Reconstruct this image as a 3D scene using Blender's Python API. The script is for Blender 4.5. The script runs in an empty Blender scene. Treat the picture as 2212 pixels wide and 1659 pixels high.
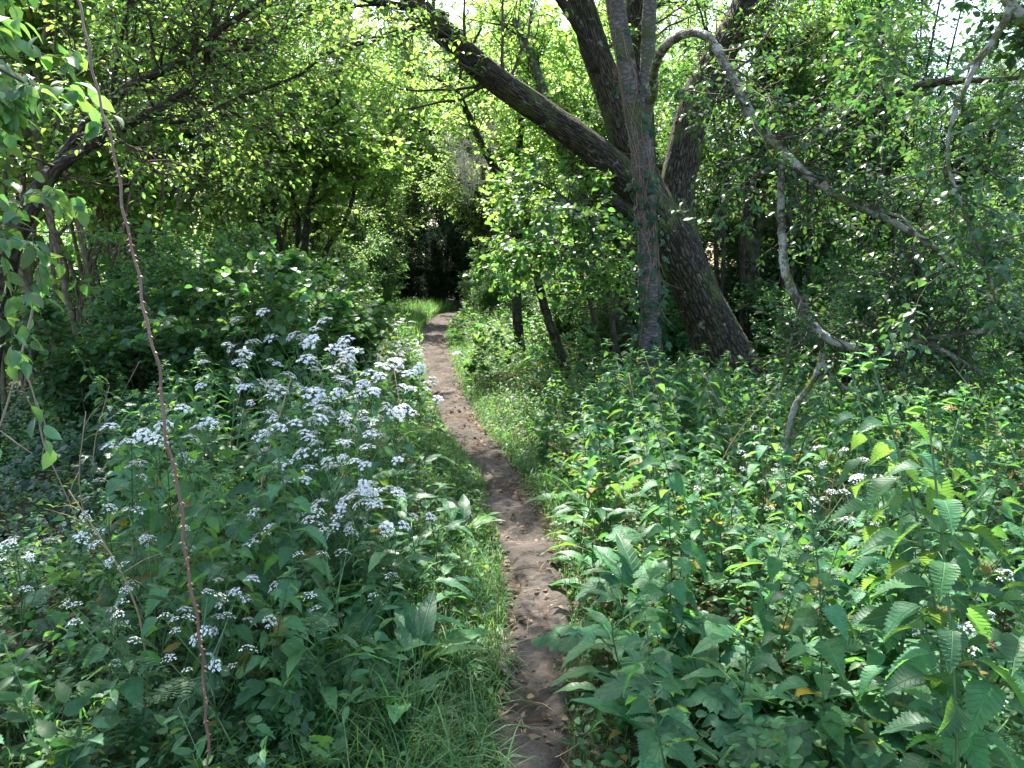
import bpy, math, random
import numpy as np
from mathutils import Vector
PI = math.pi
rs = np.random.RandomState
sc = bpy.context.scene
COL = sc.collection

# ------------------------------------------------------------------ camera
CAM = np.array([0.0, 0.0, 1.55]); PITCH = math.radians(8.5); FPX = 1671.0
cd = bpy.data.cameras.new("camera"); cam = bpy.data.objects.new("camera", cd); COL.objects.link(cam)
cam.location = CAM; cam.rotation_euler = (PI/2 - PITCH, 0, 0)
cd.sensor_width = 36; cd.lens = 36*FPX/2212; cd.clip_end = 1000; cd.clip_start = 0.05
sc.camera = cam
_F = np.array([0, math.cos(PITCH), -math.sin(PITCH)]); _U = np.array([0, math.sin(PITCH), math.cos(PITCH)]); _X = np.array([1.0, 0, 0])
def ray(px, py):
    return _F + _X*(px-1106)/FPX + _U*(829.5-py)/FPX
def at(px, py, d):            # a point seen at (px,py), d metres ahead
    v = ray(px, py); return CAM + v*(d/v[1])
def on_ground(px, py):
    v = ray(px, py); t = -CAM[2]/v[2]; return CAM + v*t
WSC = .86
def limb(rows):               # rows of (px, py, depth, width in px) -> points, radii
    P = []; R = []
    for px, py, d, w in rows:
        v = ray(px, py); t = d/v[1]; P.append(CAM + v*t); R.append(w/2/FPX*t*WSC)
    return np.array(P), np.array(R)

# ------------------------------------------------------------------ helpers
def nrm(a):
    return a/np.maximum(np.linalg.norm(a, axis=-1, keepdims=True), 1e-9)
def hsh(p, k):                # cheap smooth noise from sines, p (...,3)
    return (np.sin(p[..., 0]*k*1.7+p[..., 1]*k*.9+1.3)+np.sin(p[..., 1]*k*1.3-p[..., 2]*k*1.1+4.1)+np.sin(p[..., 2]*k*1.9+p[..., 0]*k*.7+2.2))/3
class MB:
    def __init__(s): s.v = []; s.l = []; s.n = []; s.uv = []; s.m = []; s.c = 0
    def add(s, V, L, N, UV=None, mi=0):
        V = np.asarray(V, np.float32).reshape(-1, 3); L = np.asarray(L, np.int32); N = np.asarray(N, np.int32)
        s.v.append(V); s.l.append(L+s.c); s.n.append(N); s.c += len(V)
        s.uv.append(np.zeros((len(L), 2), np.float32) if UV is None else np.asarray(UV, np.float32))
        s.m.append(np.full(len(N), mi, np.int32))
    def mesh(s, name, mats, smooth=True):
        V = np.concatenate(s.v); L = np.concatenate(s.l); N = np.concatenate(s.n); UV = np.concatenate(s.uv); M = np.concatenate(s.m)
        me = bpy.data.meshes.new(name)
        me.vertices.add(len(V)); me.vertices.foreach_set("co", V.ravel())
        me.loops.add(len(L)); me.loops.foreach_set("vertex_index", L)
        me.polygons.add(len(N))
        me.polygons.foreach_set("loop_start", np.concatenate([[0], np.cumsum(N)[:-1]]).astype(np.int32))
        me.polygons.foreach_set("material_index", M)
        me.polygons.foreach_set("use_smooth", np.full(len(N), smooth))
        u = me.uv_layers.new(name="UVMap"); u.data.foreach_set("uv", UV.ravel())
        for m in (mats if isinstance(mats, (list, tuple)) else [mats]): me.materials.append(m)
        me.update(calc_edges=True)
        return me
    def obj(s, name, mats, parent=None, smooth=True):
        return link(name, s.mesh(name, mats, smooth), parent)
def link(name, me, parent=None):
    o = bpy.data.objects.new(name, me); COL.objects.link(o)
    if parent: o.parent = parent
    return o
def tag(o, label=None, cat=None, group=None, kind=None):
    if label: o["label"] = label
    if cat: o["category"] = cat
    if group: o["group"] = group
    if kind: o["kind"] = kind
    return o
def thing(name, label, cat, loc=(0, 0, 0), rz=0, group=None, s=1):
    o = bpy.data.objects.new(name, None); COL.objects.link(o); o.location = loc; o.rotation_euler = (0, 0, rz); o.scale = (s, s, s)
    o.empty_display_size = .1
    return tag(o, label, cat, group)
def build(name, parts, label, cat, loc, rz=0, group=None, s=1, tilt=0):   # a thing out of shared part meshes
    if len(parts) == 1:
        t = tag(link(name, parts[0][1]), label, cat, group); t.location = loc; t.rotation_euler = (tilt, 0, rz); t.scale = (s, s, s); return t
    t = thing(name, label, cat, loc, rz, group, s)
    if tilt: t.rotation_euler = (tilt, 0, rz)
    for pn, me in parts: link(pn, me, t)
    return t

# ------------------------------------------------------------------ leaf templates: verts (x across, y along, z up), faces, uv
class T: pass
def strip(prof, droop=.15, fold=.25, wave=0, wf=3, seed=0):
    """prof: list of (t, halfwidth, [dy of the edge]); folded along the midrib"""
    V = []; UV = []; F = []
    n = len(prof)
    for i, p in enumerate(prof):
        t, w = p[0], p[1]; dy = p[2] if len(p) > 2 else 0
        z = -droop*t*t + .12*droop*t
        wz = wave*math.sin(t*wf*2*PI+seed)
        V += [(-w, t+dy, z+fold*w+wz), (0, t, z), (w, t+dy, z+fold*w-wz)]
        UV += [(.5-w, t+dy), (.5, t), (.5+w, t+dy)]
    for i in range(n-1):
        a = i*3; b = a+3
        if i == n-2 and prof[-1][1] == 0:
            F += [(a, a+1, b+1), (a+1, a+2, b+1)]
        elif i == 0 and prof[0][1] == 0:
            F += [(a+1, b+1, b), (a+1, b+2, b+1)]
        else:
            F += [(a, a+1, b+1, b), (a+1, a+2, b+2, b+1)]
    return mk(V, F, UV)
def mk(V, F, UV):
    used = sorted({i for f in F for i in f}); mp = {u: k for k, u in enumerate(used)}
    t = T(); t.v = np.array([V[u] for u in used], np.float32)
    t.l = np.array([mp[i] for f in F for i in f], np.int32); t.n = np.array([len(f) for f in F], np.int32)
    uv = np.array([UV[u] for u in used], np.float32); t.uv = uv[t.l]
    return t
def outline(fn, n, cz=-.15, base=(0, 0)):
    """fan from the petiole point; fn(a)->r, a=0 along +y"""
    V = [(0, 0, 0)]; UV = [(.5, .0)]; F = []
    for i in range(n+1):
        a = -PI*.93 + 2*PI*.93*i/n
        r = fn(a); x = math.sin(a)*r; y = math.cos(a)*r
        V += [(x*.5, y*.5, cz*.1*r+.05*abs(math.sin(a))), (x, y, cz*r*r+.04*math.cos(a*6))]; UV += [(.5+x*.5, y*.5), (.5+x, y)]
        if i:
            k = 1+2*i
            F += [(0, k-2, k), (k-2, k-1, k+1, k)]
    return mk(V, F, UV)
def serrate(w_fn, teeth, depth=.18, lean=.35):
    pr = [(0, 0)]
    for i in range(teeth):
        t = (i+.15)/teeth; tt = (i+.85)/teeth
        pr.append((t, w_fn(t)*(1-depth), 0)); pr.append((tt-.02, w_fn(tt-.02), lean/teeth))
    pr[1] = (pr[1][0], pr[1][1], 0)
    pr.append((1.04, 0)); return pr
def w_ov(a, pk=.35):          # ovate half width
    return lambda t: a*(math.sin(PI*min(1, max(0, t))**(math.log(.5)/math.log(pk)))**.8 if 0 < t < 1 else 0.0)
LEAF_TINY = strip([(0, 0), (.45, .3), (1, 0)], .2, .3)
LEAF_OV = strip([(0, 0), (.3, .29), (.65, .24), (1, 0)], .25, .3)
LEAF_OV2 = strip([(0, 0), (.15, .2), (.4, .31), (.7, .22), (1, 0)], .3, .25)
LEAF_ROUND = strip([(0, 0), (.08, .22), (.3, .42), (.6, .44), (.85, .25), (1, 0)], .22, .22)
LEAF_LONG = strip([(0, 0), (.25, .14), (.55, .16), (.8, .09), (1, 0)], .3, .3)
NETTLE = strip(serrate(w_ov(.35, .3), 12, .12, .75), .5, .34, .02, 2.2)
NETTLE_S = strip(serrate(w_ov(.31, .3), 5, .15, .4), .4, .3)
DOCK = [strip([(t, w_ov(.15, .42)(t)*(1+.08*math.sin(t*40+k))) for t in np.linspace(0, 1, 13)[:-1]]+[(1, 0)], .5, .3, .022, 2.5, k) for k in range(3)]
def _ivy(a):
    return .55*(.62+.38*abs(math.cos(2.5*a/1.0)))*(1.25 if abs(a) < .5 else 1)*(1-.12*abs(a))
IVY = outline(_ivy, 20)
def _hog(a):
    return .55*(.55+.45*abs(math.cos(a*1.9)))*(1+.1*math.sin(a*23))*(1.25-.22*abs(a))
HOG = outline(_hog, 44, -.2)
def _maple(a):
    return .5*(.45+.55*abs(math.cos(a*1.55))**1.2)*(1+.12*math.sin(a*26))*(1.3-.2*abs(a))
LOBED = outline(_maple, 40, -.22)
TEMPL_PIN = strip([(0, 0), (.25, .2), (.4, .12), (.55, .2), (.75, .1), (1, 0)], .1, .2)

def scatter(mb, tp, pos, Y, Z, s, mi=0, wx=1.0):
    pos = np.asarray(pos, float); n = len(pos)
    if n == 0: return
    Y = nrm(Y); X = nrm(np.cross(Y, Z)); Z = np.cross(X, Y); s = np.broadcast_to(s, (n,))[:, None, None]
    v = tp.v
    V = pos[:, None, :] + s*(X[:, None, :]*v[None, :, 0:1]*wx + Y[:, None, :]*v[None, :, 1:2] + Z[:, None, :]*v[None, :, 2:3])
    L = (tp.l[None, :] + (np.arange(n)*len(v))[:, None]).ravel()
    mb.add(V.reshape(-1, 3), L, np.tile(tp.n, n), np.tile(tp.uv, (n, 1)), mi)

# ------------------------------------------------------------------ tubes and branching, all vectorised: P (N,K,3), R (N,K)
def tubes(mb, P, R, sides=5, ref=None, mi=0, rough=0.0, lump=0.0, vs=1.0, seed=0):
    P = np.asarray(P, float); R = np.asarray(R, float)
    if P.ndim == 2: P = P[None]; R = R[None]
    N, K, _ = P.shape
    if N == 0: return
    Tn = nrm(np.gradient(P, axis=1))
    if ref is None:
        m = np.abs(nrm(P[:, -1]-P[:, 0])); ref = np.eye(3)[np.argmin(m, axis=1)][:, None, :]
    else: ref = np.asarray(ref, float)[None, None, :]
    A = nrm(np.cross(Tn, np.broadcast_to(ref, Tn.shape))); B = np.cross(Tn, A)
    th = np.arange(sides)*2*PI/sides
    D = A[:, :, None, :]*np.cos(th)[None, None, :, None] + B[:, :, None, :]*np.sin(th)[None, None, :, None]
    Rr = R[:, :, None]*np.ones(sides)
    ln = np.concatenate([np.zeros((N, 1)), np.cumsum(np.linalg.norm(np.diff(P, axis=1), axis=2), axis=1)], axis=1)
    if rough or lump:
        q = th[None, None, :]; l = ln[:, :, None]
        ridge = np.sin(q*9+1.7*np.sin(l*3.1+q*2)+seed)*.5+np.sin(q*15+2.3*np.sin(l*5.3+q*3)+seed*2)*.35+np.sin(q*23+l*9)*.2
        Rr = Rr*(1+rough*ridge+lump*(np.sin(l*2.1+q*2+seed)*.5+np.sin(l*4.7-q*3+seed)*.4+np.sin(l*11+q)*.25))
    V = P[:, :, None, :]+D*Rr[..., None]
    base = (np.arange(N)*K*sides)[:, None, None]; k = np.arange(K-1)[None, :, None]*sides; j = np.arange(sides)[None, None, :]; j2 = (j+1) % sides
    L = np.stack([base+k+j, base+k+j2, base+k+sides+j2, base+k+sides+j], axis=-1).reshape(-1)
    u0 = (np.arange(sides)/sides)[None, None, :]*np.ones((N, K-1, 1)); u1 = u0+1/sides
    v0 = ln[:, :-1, None]*np.ones(sides)*vs; v1 = ln[:, 1:, None]*np.ones(sides)*vs
    UV = np.stack([np.stack([u0, v0], -1), np.stack([u1, v0], -1), np.stack([u1, v1], -1), np.stack([u0, v1], -1)], axis=3).reshape(-1, 2)
    mb.add(V.reshape(-1, 3), L, np.full(N*(K-1)*sides, 4), UV, mi)
    # end caps
    for e in (0, K-1):
        L = (np.arange(N)[:, None]*K*sides + e*sides + (np.arange(sides) if e else np.arange(sides)[::-1])[None, :]).ravel()
        mb.l.append(L.astype(np.int32)+mb.c-N*K*sides); mb.n.append(np.full(N, sides, np.int32)); mb.uv.append(np.zeros((len(L), 2), np.float32)); mb.m.append(np.full(N, mi, np.int32))
def smooth(P, R, k, jit=0.0, seed=0):
    """Catmull-Rom resample to k points"""
    P = np.asarray(P, float); R = np.asarray(R, float); n = len(P)
    Q = np.vstack([2*P[0]-P[1], P, 2*P[-1]-P[-2]]); S = np.concatenate([[R[0]], R, [R[-1]]])
    seg = np.linalg.norm(np.diff(P, axis=0), axis=1); cum = np.concatenate([[0], np.cumsum(seg)])
    u = np.linspace(0, cum[-1], k); i = np.clip(np.searchsorted(cum, u, 'right')-1, 0, n-2); t = ((u-cum[i])/seg[i])[:, None]
    p0, p1, p2, p3 = Q[i], Q[i+1], Q[i+2], Q[i+3]
    O = .5*((2*p1)+(-p0+p2)*t+(2*p0-5*p1+4*p2-p3)*t**2+(-p0+3*p1-3*p2+p3)*t**3)
    RR = R[i]*(1-t[:, 0])+R[i+1]*t[:, 0]
    if jit:
        g = rs(seed); N_ = g.normal(size=(k, 3))*jit; N_[0] = N_[-1] = 0
        O = O+N_*RR[:, None]
    return O, RR
def spawn(P, R, n, L, ang=(.6, 1.2), tmin=.15, tmax=1.0, up=.1, wig=.15, K=6, rr=.5, g=None, out=None, rmin=.0012):
    g = g or rs(0); N, K0, _ = P.shape
    ln = np.linalg.norm(np.diff(P, axis=1), axis=2).sum(1); i = g.choice(N, n, p=ln/ln.sum())
    t = tmin+(tmax-tmin)*g.rand(n); f = t*(K0-1); a = np.clip(f.astype(int), 0, K0-2); w = (f-a)[:, None]
    p = P[i, a]*(1-w)+P[i, a+1]*w; r = R[i, a]*(1-w[:, 0])+R[i, a+1]*w[:, 0]
    tn = nrm(P[i, a+1]-P[i, a]); q = nrm(np.cross(tn, nrm(g.normal(size=(n, 3)))))
    an = g.uniform(ang[0], ang[1], n)[:, None]; d = tn*np.cos(an)+q*np.sin(an)
    if out is not None: d = nrm(d+out)
    ll = g.uniform(L[0], L[1], n)*(1.1-.5*t)
    O = np.zeros((n, K, 3)); O[:, 0] = p; st = (ll/(K-1))[:, None]
    for k in range(1, K):
        d = nrm(d+g.normal(size=(n, 3))*wig+np.array([0, 0, up])); O[:, k] = O[:, k-1]+d*st
    r0 = np.maximum(r*rr, rmin); RR = r0[:, None]*np.linspace(1, .35, K)[None, :]
    return O, np.maximum(RR, rmin*.6)
def twig_leaves(mb, tp, P, per, size, g, droop=.2, flat=.5, mi=0, tmin=.1, out=1.0):
    N, K, _ = P.shape; n = N*per; i = np.repeat(np.arange(N), per)
    t = np.tile(np.linspace(tmin, 1, per), N)+g.uniform(-.5, .5, n)/per; t = np.clip(t, 0, .999); f = t*(K-1); a = f.astype(int); w = (f-a)[:, None]
    p = P[i, a]*(1-w)+P[i, a+1]*w; tn = nrm(P[i, a+1]-P[i, a])
    sd = nrm(np.cross(tn, [0, 0, 1.])+g.normal(size=(n, 3))*.25)*np.where(np.arange(n) % 2, 1, -1)[:, None]
    y = nrm(tn*.6+sd*out+np.array([0, 0, -droop])+g.normal(size=(n, 3))*.2)
    z = nrm(np.array([0, 0, 1.])+g.normal(size=(n, 3))*flat)
    s = g.uniform(size[0], size[1], n)
    scatter(mb, tp, p+y*s[:, None]*.12, y, z, s, mi)

# ------------------------------------------------------------------ materials
def mat(name):
    m = bpy.data.materials.new(name); m.use_nodes = True; nt = m.node_tree; nt.nodes.clear(); return m, nt
def N(nt, t, **k):
    n = nt.nodes.new(t)
    for a, b in k.items():
        if a in n.inputs: n.inputs[a].default_value = b
        else: setattr(n, a, b)
    return n
def leafmat(name, col, tcol, tf=.42, rough=.42, spec=.5, hv=.025, vv=.45, vein=0, vcol=None, patch=.25, yel=0):
    m, nt = mat(name); ln = nt.links.new
    out = N(nt, 'ShaderNodeOutputMaterial'); geo = N(nt, 'ShaderNodeNewGeometry'); oi = N(nt, 'ShaderNodeObjectInfo')
    def vary(c, vmul):
        h = N(nt, 'ShaderNodeHueSaturation'); h.inputs['Color'].default_value = (*c, 1)
        mr = N(nt, 'ShaderNodeMapRange'); mr.inputs[3].default_value = .5-hv; mr.inputs[4].default_value = .5+hv; ln(geo.outputs['Random Per Island'], mr.inputs[0]); ln(mr.outputs[0], h.inputs['Hue'])
        a = N(nt, 'ShaderNodeMath', operation='MULTIPLY'); a.inputs[1].default_value = 17.31; ln(geo.outputs['Random Per Island'], a.inputs[0])
        b = N(nt, 'ShaderNodeMath', operation='FRACT'); ln(a.outputs[0], b.inputs[0])
        mv = N(nt, 'ShaderNodeMapRange'); mv.inputs[3].default_value = 1-vv*vmul; mv.inputs[4].default_value = 1+vv*vmul; ln(b.outputs[0], mv.inputs[0])
        ml = N(nt, 'ShaderNodeMath', operation='MULTIPLY'); ln(mv.outputs[0], ml.inputs[0])
        mo = N(nt, 'ShaderNodeMapRange'); mo.inputs[3].default_value = 1-patch; mo.inputs[4].default_value = 1+patch; ln(oi.outputs['Random'], mo.inputs[0]); ln(mo.outputs[0], ml.inputs[1])
        ln(ml.outputs[0], h.inputs['Value']); return h.outputs[0]
    c1 = vary(col, 1.0); c2 = vary(tcol, .6)
    tc = N(nt, 'ShaderNodeTexCoord'); nz = N(nt, 'ShaderNodeTexNoise'); nz.inputs['Scale'].default_value = 55; nz.inputs['Detail'].default_value = 4; ln(tc.outputs['Object'], nz.inputs['Vector'])
    if yel:
        fa = N(nt, 'ShaderNodeMath', operation='MULTIPLY'); fa.inputs[1].default_value = 91.7; ln(geo.outputs['Random Per Island'], fa.inputs[0])
        fb = N(nt, 'ShaderNodeMath', operation='FRACT'); ln(fa.outputs[0], fb.inputs[0]); fc = N(nt, 'ShaderNodeMath', operation='GREATER_THAN'); fc.inputs[1].default_value = 1-yel; ln(fb.outputs[0], fc.inputs[0])
        o = []
        for cc, yc in ((c1, (.26, .20, .05)), (c2, (.45, .36, .06))):
            m3 = N(nt, 'ShaderNodeMix', data_type='RGBA'); m3.inputs[7].default_value = (*yc, 1); ln(fc.outputs[0], m3.inputs[0]); ln(cc, m3.inputs[6]); o.append(m3.outputs[2])
        c1, c2 = o
    nr = N(nt, 'ShaderNodeMapRange'); nr.inputs[1].default_value = .3; nr.inputs[2].default_value = .7; nr.inputs[3].default_value = .72; nr.inputs[4].default_value = 1.25; ln(nz.outputs[0], nr.inputs[0])
    hb = N(nt, 'ShaderNodeHueSaturation'); ln(c1, hb.inputs['Color']); ln(nr.outputs[0], hb.inputs['Value']); c1 = hb.outputs[0]
    pr = N(nt, 'ShaderNodeBsdfPrincipled'); pr.inputs['Roughness'].default_value = rough; pr.inputs['Specular IOR Level'].default_value = spec
    tr = N(nt, 'ShaderNodeBsdfTranslucent'); mx = N(nt, 'ShaderNodeMixShader'); mx.inputs[0].default_value = tf
    if vein:
        uv = N(nt, 'ShaderNodeUVMap'); sp = N(nt, 'ShaderNodeSeparateXYZ'); ln(uv.outputs[0], sp.inputs[0])
        s1 = N(nt, 'ShaderNodeMath', operation='SUBTRACT'); s1.inputs[1].default_value = .5; ln(sp.outputs[0], s1.inputs[0])
        ab = N(nt, 'ShaderNodeMath', operation='ABSOLUTE'); ln(s1.outputs[0], ab.inputs[0])
        mu = N(nt, 'ShaderNodeMath', operation='MULTIPLY_ADD'); mu.inputs[1].default_value = -.9; ln(ab.outputs[0], mu.inputs[0]); ln(sp.outputs[1], mu.inputs[2])
        fr = N(nt, 'ShaderNodeMath', operation='MULTIPLY'); fr.inputs[1].default_value = vein*2*PI; ln(mu.outputs[0], fr.inputs[0])
        co = N(nt, 'ShaderNodeMath', operation='COSINE'); ln(fr.outputs[0], co.inputs[0])
        rg = N(nt, 'ShaderNodeMapRange'); rg.inputs[1].default_value = .86; rg.inputs[2].default_value = 1.0; ln(co.outputs[0], rg.inputs[0])
        mr = N(nt, 'ShaderNodeMapRange'); mr.inputs[1].default_value = .022; mr.inputs[2].default_value = .006; ln(ab.outputs[0], mr.inputs[0])
        mxm = N(nt, 'ShaderNodeMath', operation='MAXIMUM'); ln(rg.outputs[0], mxm.inputs[0]); ln(mr.outputs[0], mxm.inputs[1])
        mc = N(nt, 'ShaderNodeMix', data_type='RGBA'); mc.inputs[7].default_value = (*(vcol or [min(1, x*1.7+.02) for x in col]), 1)
        ms = N(nt, 'ShaderNodeMath', operation='MULTIPLY'); ms.inputs[1].default_value = .5; ln(mxm.outputs[0], ms.inputs[0])
        ln(ms.outputs[0], mc.inputs[0]); ln(c1, mc.inputs[6]); c1 = mc.outputs[2]
        bp = N(nt, 'ShaderNodeBump'); bp.inputs['Strength'].default_value = .7; bp.inputs['Distance'].default_value = .003; bp.invert = True
        ln(mxm.outputs[0], bp.inputs['Height']); ln(bp.outputs[0], pr.inputs['Normal']); ln(bp.outputs[0], tr.inputs['Normal'])
    ln(c1, pr.inputs['Base Color']); ln(c2, tr.inputs['Color'])
    ln(pr.outputs[0], mx.inputs[1]); ln(tr.outputs[0], mx.inputs[2]); ln(mx.outputs[0], out.inputs[0])
    return m
def barkmat(name, c1, c2, moss=None, mossamt=.5, vsc=6, usc=18, lichen=None, licamt=.6, rough=.9, bump=.02):
    m, nt = mat(name); ln = nt.links.new
    out = N(nt, 'ShaderNodeOutputMaterial'); pr = N(nt, 'ShaderNodeBsdfPrincipled'); pr.inputs['Roughness'].default_value = rough; pr.inputs['Specular IOR Level'].default_value = .25
    tc = N(nt, 'ShaderNodeTexCoord'); uv = N(nt, 'ShaderNodeUVMap')
    mp = N(nt, 'ShaderNodeMapping'); mp.inputs['Scale'].default_value = (usc, vsc, 1); ln(uv.outputs[0], mp.inputs[0])
    # circular coordinate so the seam does not show: use object coords for noise, uv for furrows
    n1 = N(nt, 'ShaderNodeTexNoise'); n1.inputs['Scale'].default_value = 9; n1.inputs['Detail'].default_value = 8; n1.inputs['Roughness'].default_value = .7; ln(tc.outputs['Object'], n1.inputs['Vector'])
    vo = N(nt, 'ShaderNodeTexVoronoi', feature='DISTANCE_TO_EDGE'); vo.inputs['Scale'].default_value = 1.0
    nd = N(nt, 'ShaderNodeTexNoise'); nd.inputs['Scale'].default_value = 14; nd.inputs['Detail'].default_value = 4; ln(tc.outputs['Object'], nd.inputs['Vector'])
    av = N(nt, 'ShaderNodeVectorMath', operation='ADD'); ln(mp.outputs[0], av.inputs[0]); ln(nd.outputs['Color'], av.inputs[1]); ln(av.outputs[0], vo.inputs['Vector'])
    rp = N(nt, 'ShaderNodeMapRange'); rp.inputs[1].default_value = 0; rp.inputs[2].default_value = .28; ln(vo.outputs['Distance'], rp.inputs[0])
    ml = N(nt, 'ShaderNodeMath', operation='MULTIPLY'); ln(rp.outputs[0], ml.inputs[0]); ln(n1.outputs[0], ml.inputs[1])
    mc = N(nt, 'ShaderNodeMix', data_type='RGBA'); mc.inputs[6].default_value = (*c1, 1); mc.inputs[7].default_value = (*c2, 1)
    r2 = N(nt, 'ShaderNodeMapRange'); r2.inputs[1].default_value = .05; r2.inputs[2].default_value = .6; ln(ml.outputs[0], r2.inputs[0]); ln(r2.outputs[0], mc.inputs[0]); c = mc.outputs[2]
    for (cc, amt, scl, up) in ((moss, mossamt, 3.0, True), (lichen, licamt, 11.0, False)):
        if cc is None: continue
        n2 = N(nt, 'ShaderNodeTexNoise'); n2.inputs['Scale'].default_value = scl; n2.inputs['Detail'].default_value = 6; n2.inputs['Roughness'].default_value = .65; ln(tc.outputs['Object'], n2.inputs['Vector'])
        r3 = N(nt, 'ShaderNodeMapRange'); r3.inputs[1].default_value = .62-amt*.3; r3.inputs[2].default_value = .72-amt*.3; ln(n2.outputs[0], r3.inputs[0])
        m2 = N(nt, 'ShaderNodeMix', data_type='RGBA'); m2.inputs[7].default_value = (*cc, 1); ln(r3.outputs[0], m2.inputs[0]); ln(c, m2.inputs[6]); c = m2.outputs[2]
    bp = N(nt, 'ShaderNodeBump'); bp.inputs['Strength'].default_value = .9; bp.inputs['Distance'].default_value = bump
    ln(ml.outputs[0], bp.inputs['Height']); ln(bp.outputs[0], pr.inputs['Normal']); ln(c, pr.inputs['Base Color']); ln(pr.outputs[0], out.inputs[0])
    return m
def plain(name, col, rough=.7, spec=.3, nz=0, sc_=40):
    m, nt = mat(name); ln = nt.links.new
    out = N(nt, 'ShaderNodeOutputMaterial'); pr = N(nt, 'ShaderNodeBsdfPrincipled'); pr.inputs['Roughness'].default_value = rough; pr.inputs['Specular IOR Level'].default_value = spec
    pr.inputs['Base Color'].default_value = (*col, 1)
    if nz:
        tc = N(nt, 'ShaderNodeTexCoord'); n1 = N(nt, 'ShaderNodeTexNoise'); n1.inputs['Scale'].default_value = sc_; n1.inputs['Detail'].default_value = 5; ln(tc.outputs['Object'], n1.inputs['Vector'])
        mc = N(nt, 'ShaderNodeMix', data_type='RGBA'); mc.inputs[6].default_value = (*[x*(1-nz) for x in col], 1); mc.inputs[7].default_value = (*[min(1, x*(1+nz)) for x in col], 1)
        ln(n1.outputs[0], mc.inputs[0]); ln(mc.outputs[2], pr.inputs['Base Color'])
    ln(pr.outputs[0], out.inputs[0]); return m
def soil(name, c1, c2, c3, sc_=1.0, bump=.02):
    m, nt = mat(name); ln = nt.links.new
    out = N(nt, 'ShaderNodeOutputMaterial'); pr = N(nt, 'ShaderNodeBsdfPrincipled'); pr.inputs['Roughness'].default_value = .95; pr.inputs['Specular IOR Level'].default_value = .15
    tc = N(nt, 'ShaderNodeTexCoord')
    def nz(s, d=8, r=.65):
        n = N(nt, 'ShaderNodeTexNoise'); n.inputs['Scale'].default_value = s*sc_; n.inputs['Detail'].default_value = d; n.inputs['Roughness'].default_value = r; ln(tc.outputs['Object'], n.inputs['Vector']); return n.outputs[0]
    a = nz(2.2); b = nz(28, 6, .75); c = nz(7)
    r = N(nt, 'ShaderNodeMapRange'); r.inputs[1].default_value = .35; r.inputs[2].default_value = .65; ln(a, r.inputs[0])
    m1 = N(nt, 'ShaderNodeMix', data_type='RGBA'); m1.inputs[6].default_value = (*c1, 1); m1.inputs[7].default_value = (*c2, 1); ln(r.outputs[0], m1.inputs[0])
    r2 = N(nt, 'ShaderNodeMapRange'); r2.inputs[1].default_value = .5; r2.inputs[2].default_value = .72; ln(b, r2.inputs[0])
    m2 = N(nt, 'ShaderNodeMix', data_type='RGBA'); m2.inputs[7].default_value = (*c3, 1); ln(m1.outputs[2], m2.inputs[6]); ln(r2.outputs[0], m2.inputs[0])
    ad = N(nt, 'ShaderNodeMath', operation='MULTIPLY_ADD'); ad.inputs[1].default_value = .5; ln(b, ad.inputs[0]); ln(c, ad.inputs[2])
    bp = N(nt, 'ShaderNodeBump'); bp.inputs['Strength'].default_value = 1; bp.inputs['Distance'].default_value = bump; ln(ad.outputs[0], bp.inputs['Height'])
    ln(bp.outputs[0], pr.inputs['Normal']); ln(m2.outputs[2], pr.inputs['Base Color']); ln(pr.outputs[0], out.inputs[0]); return m

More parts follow.
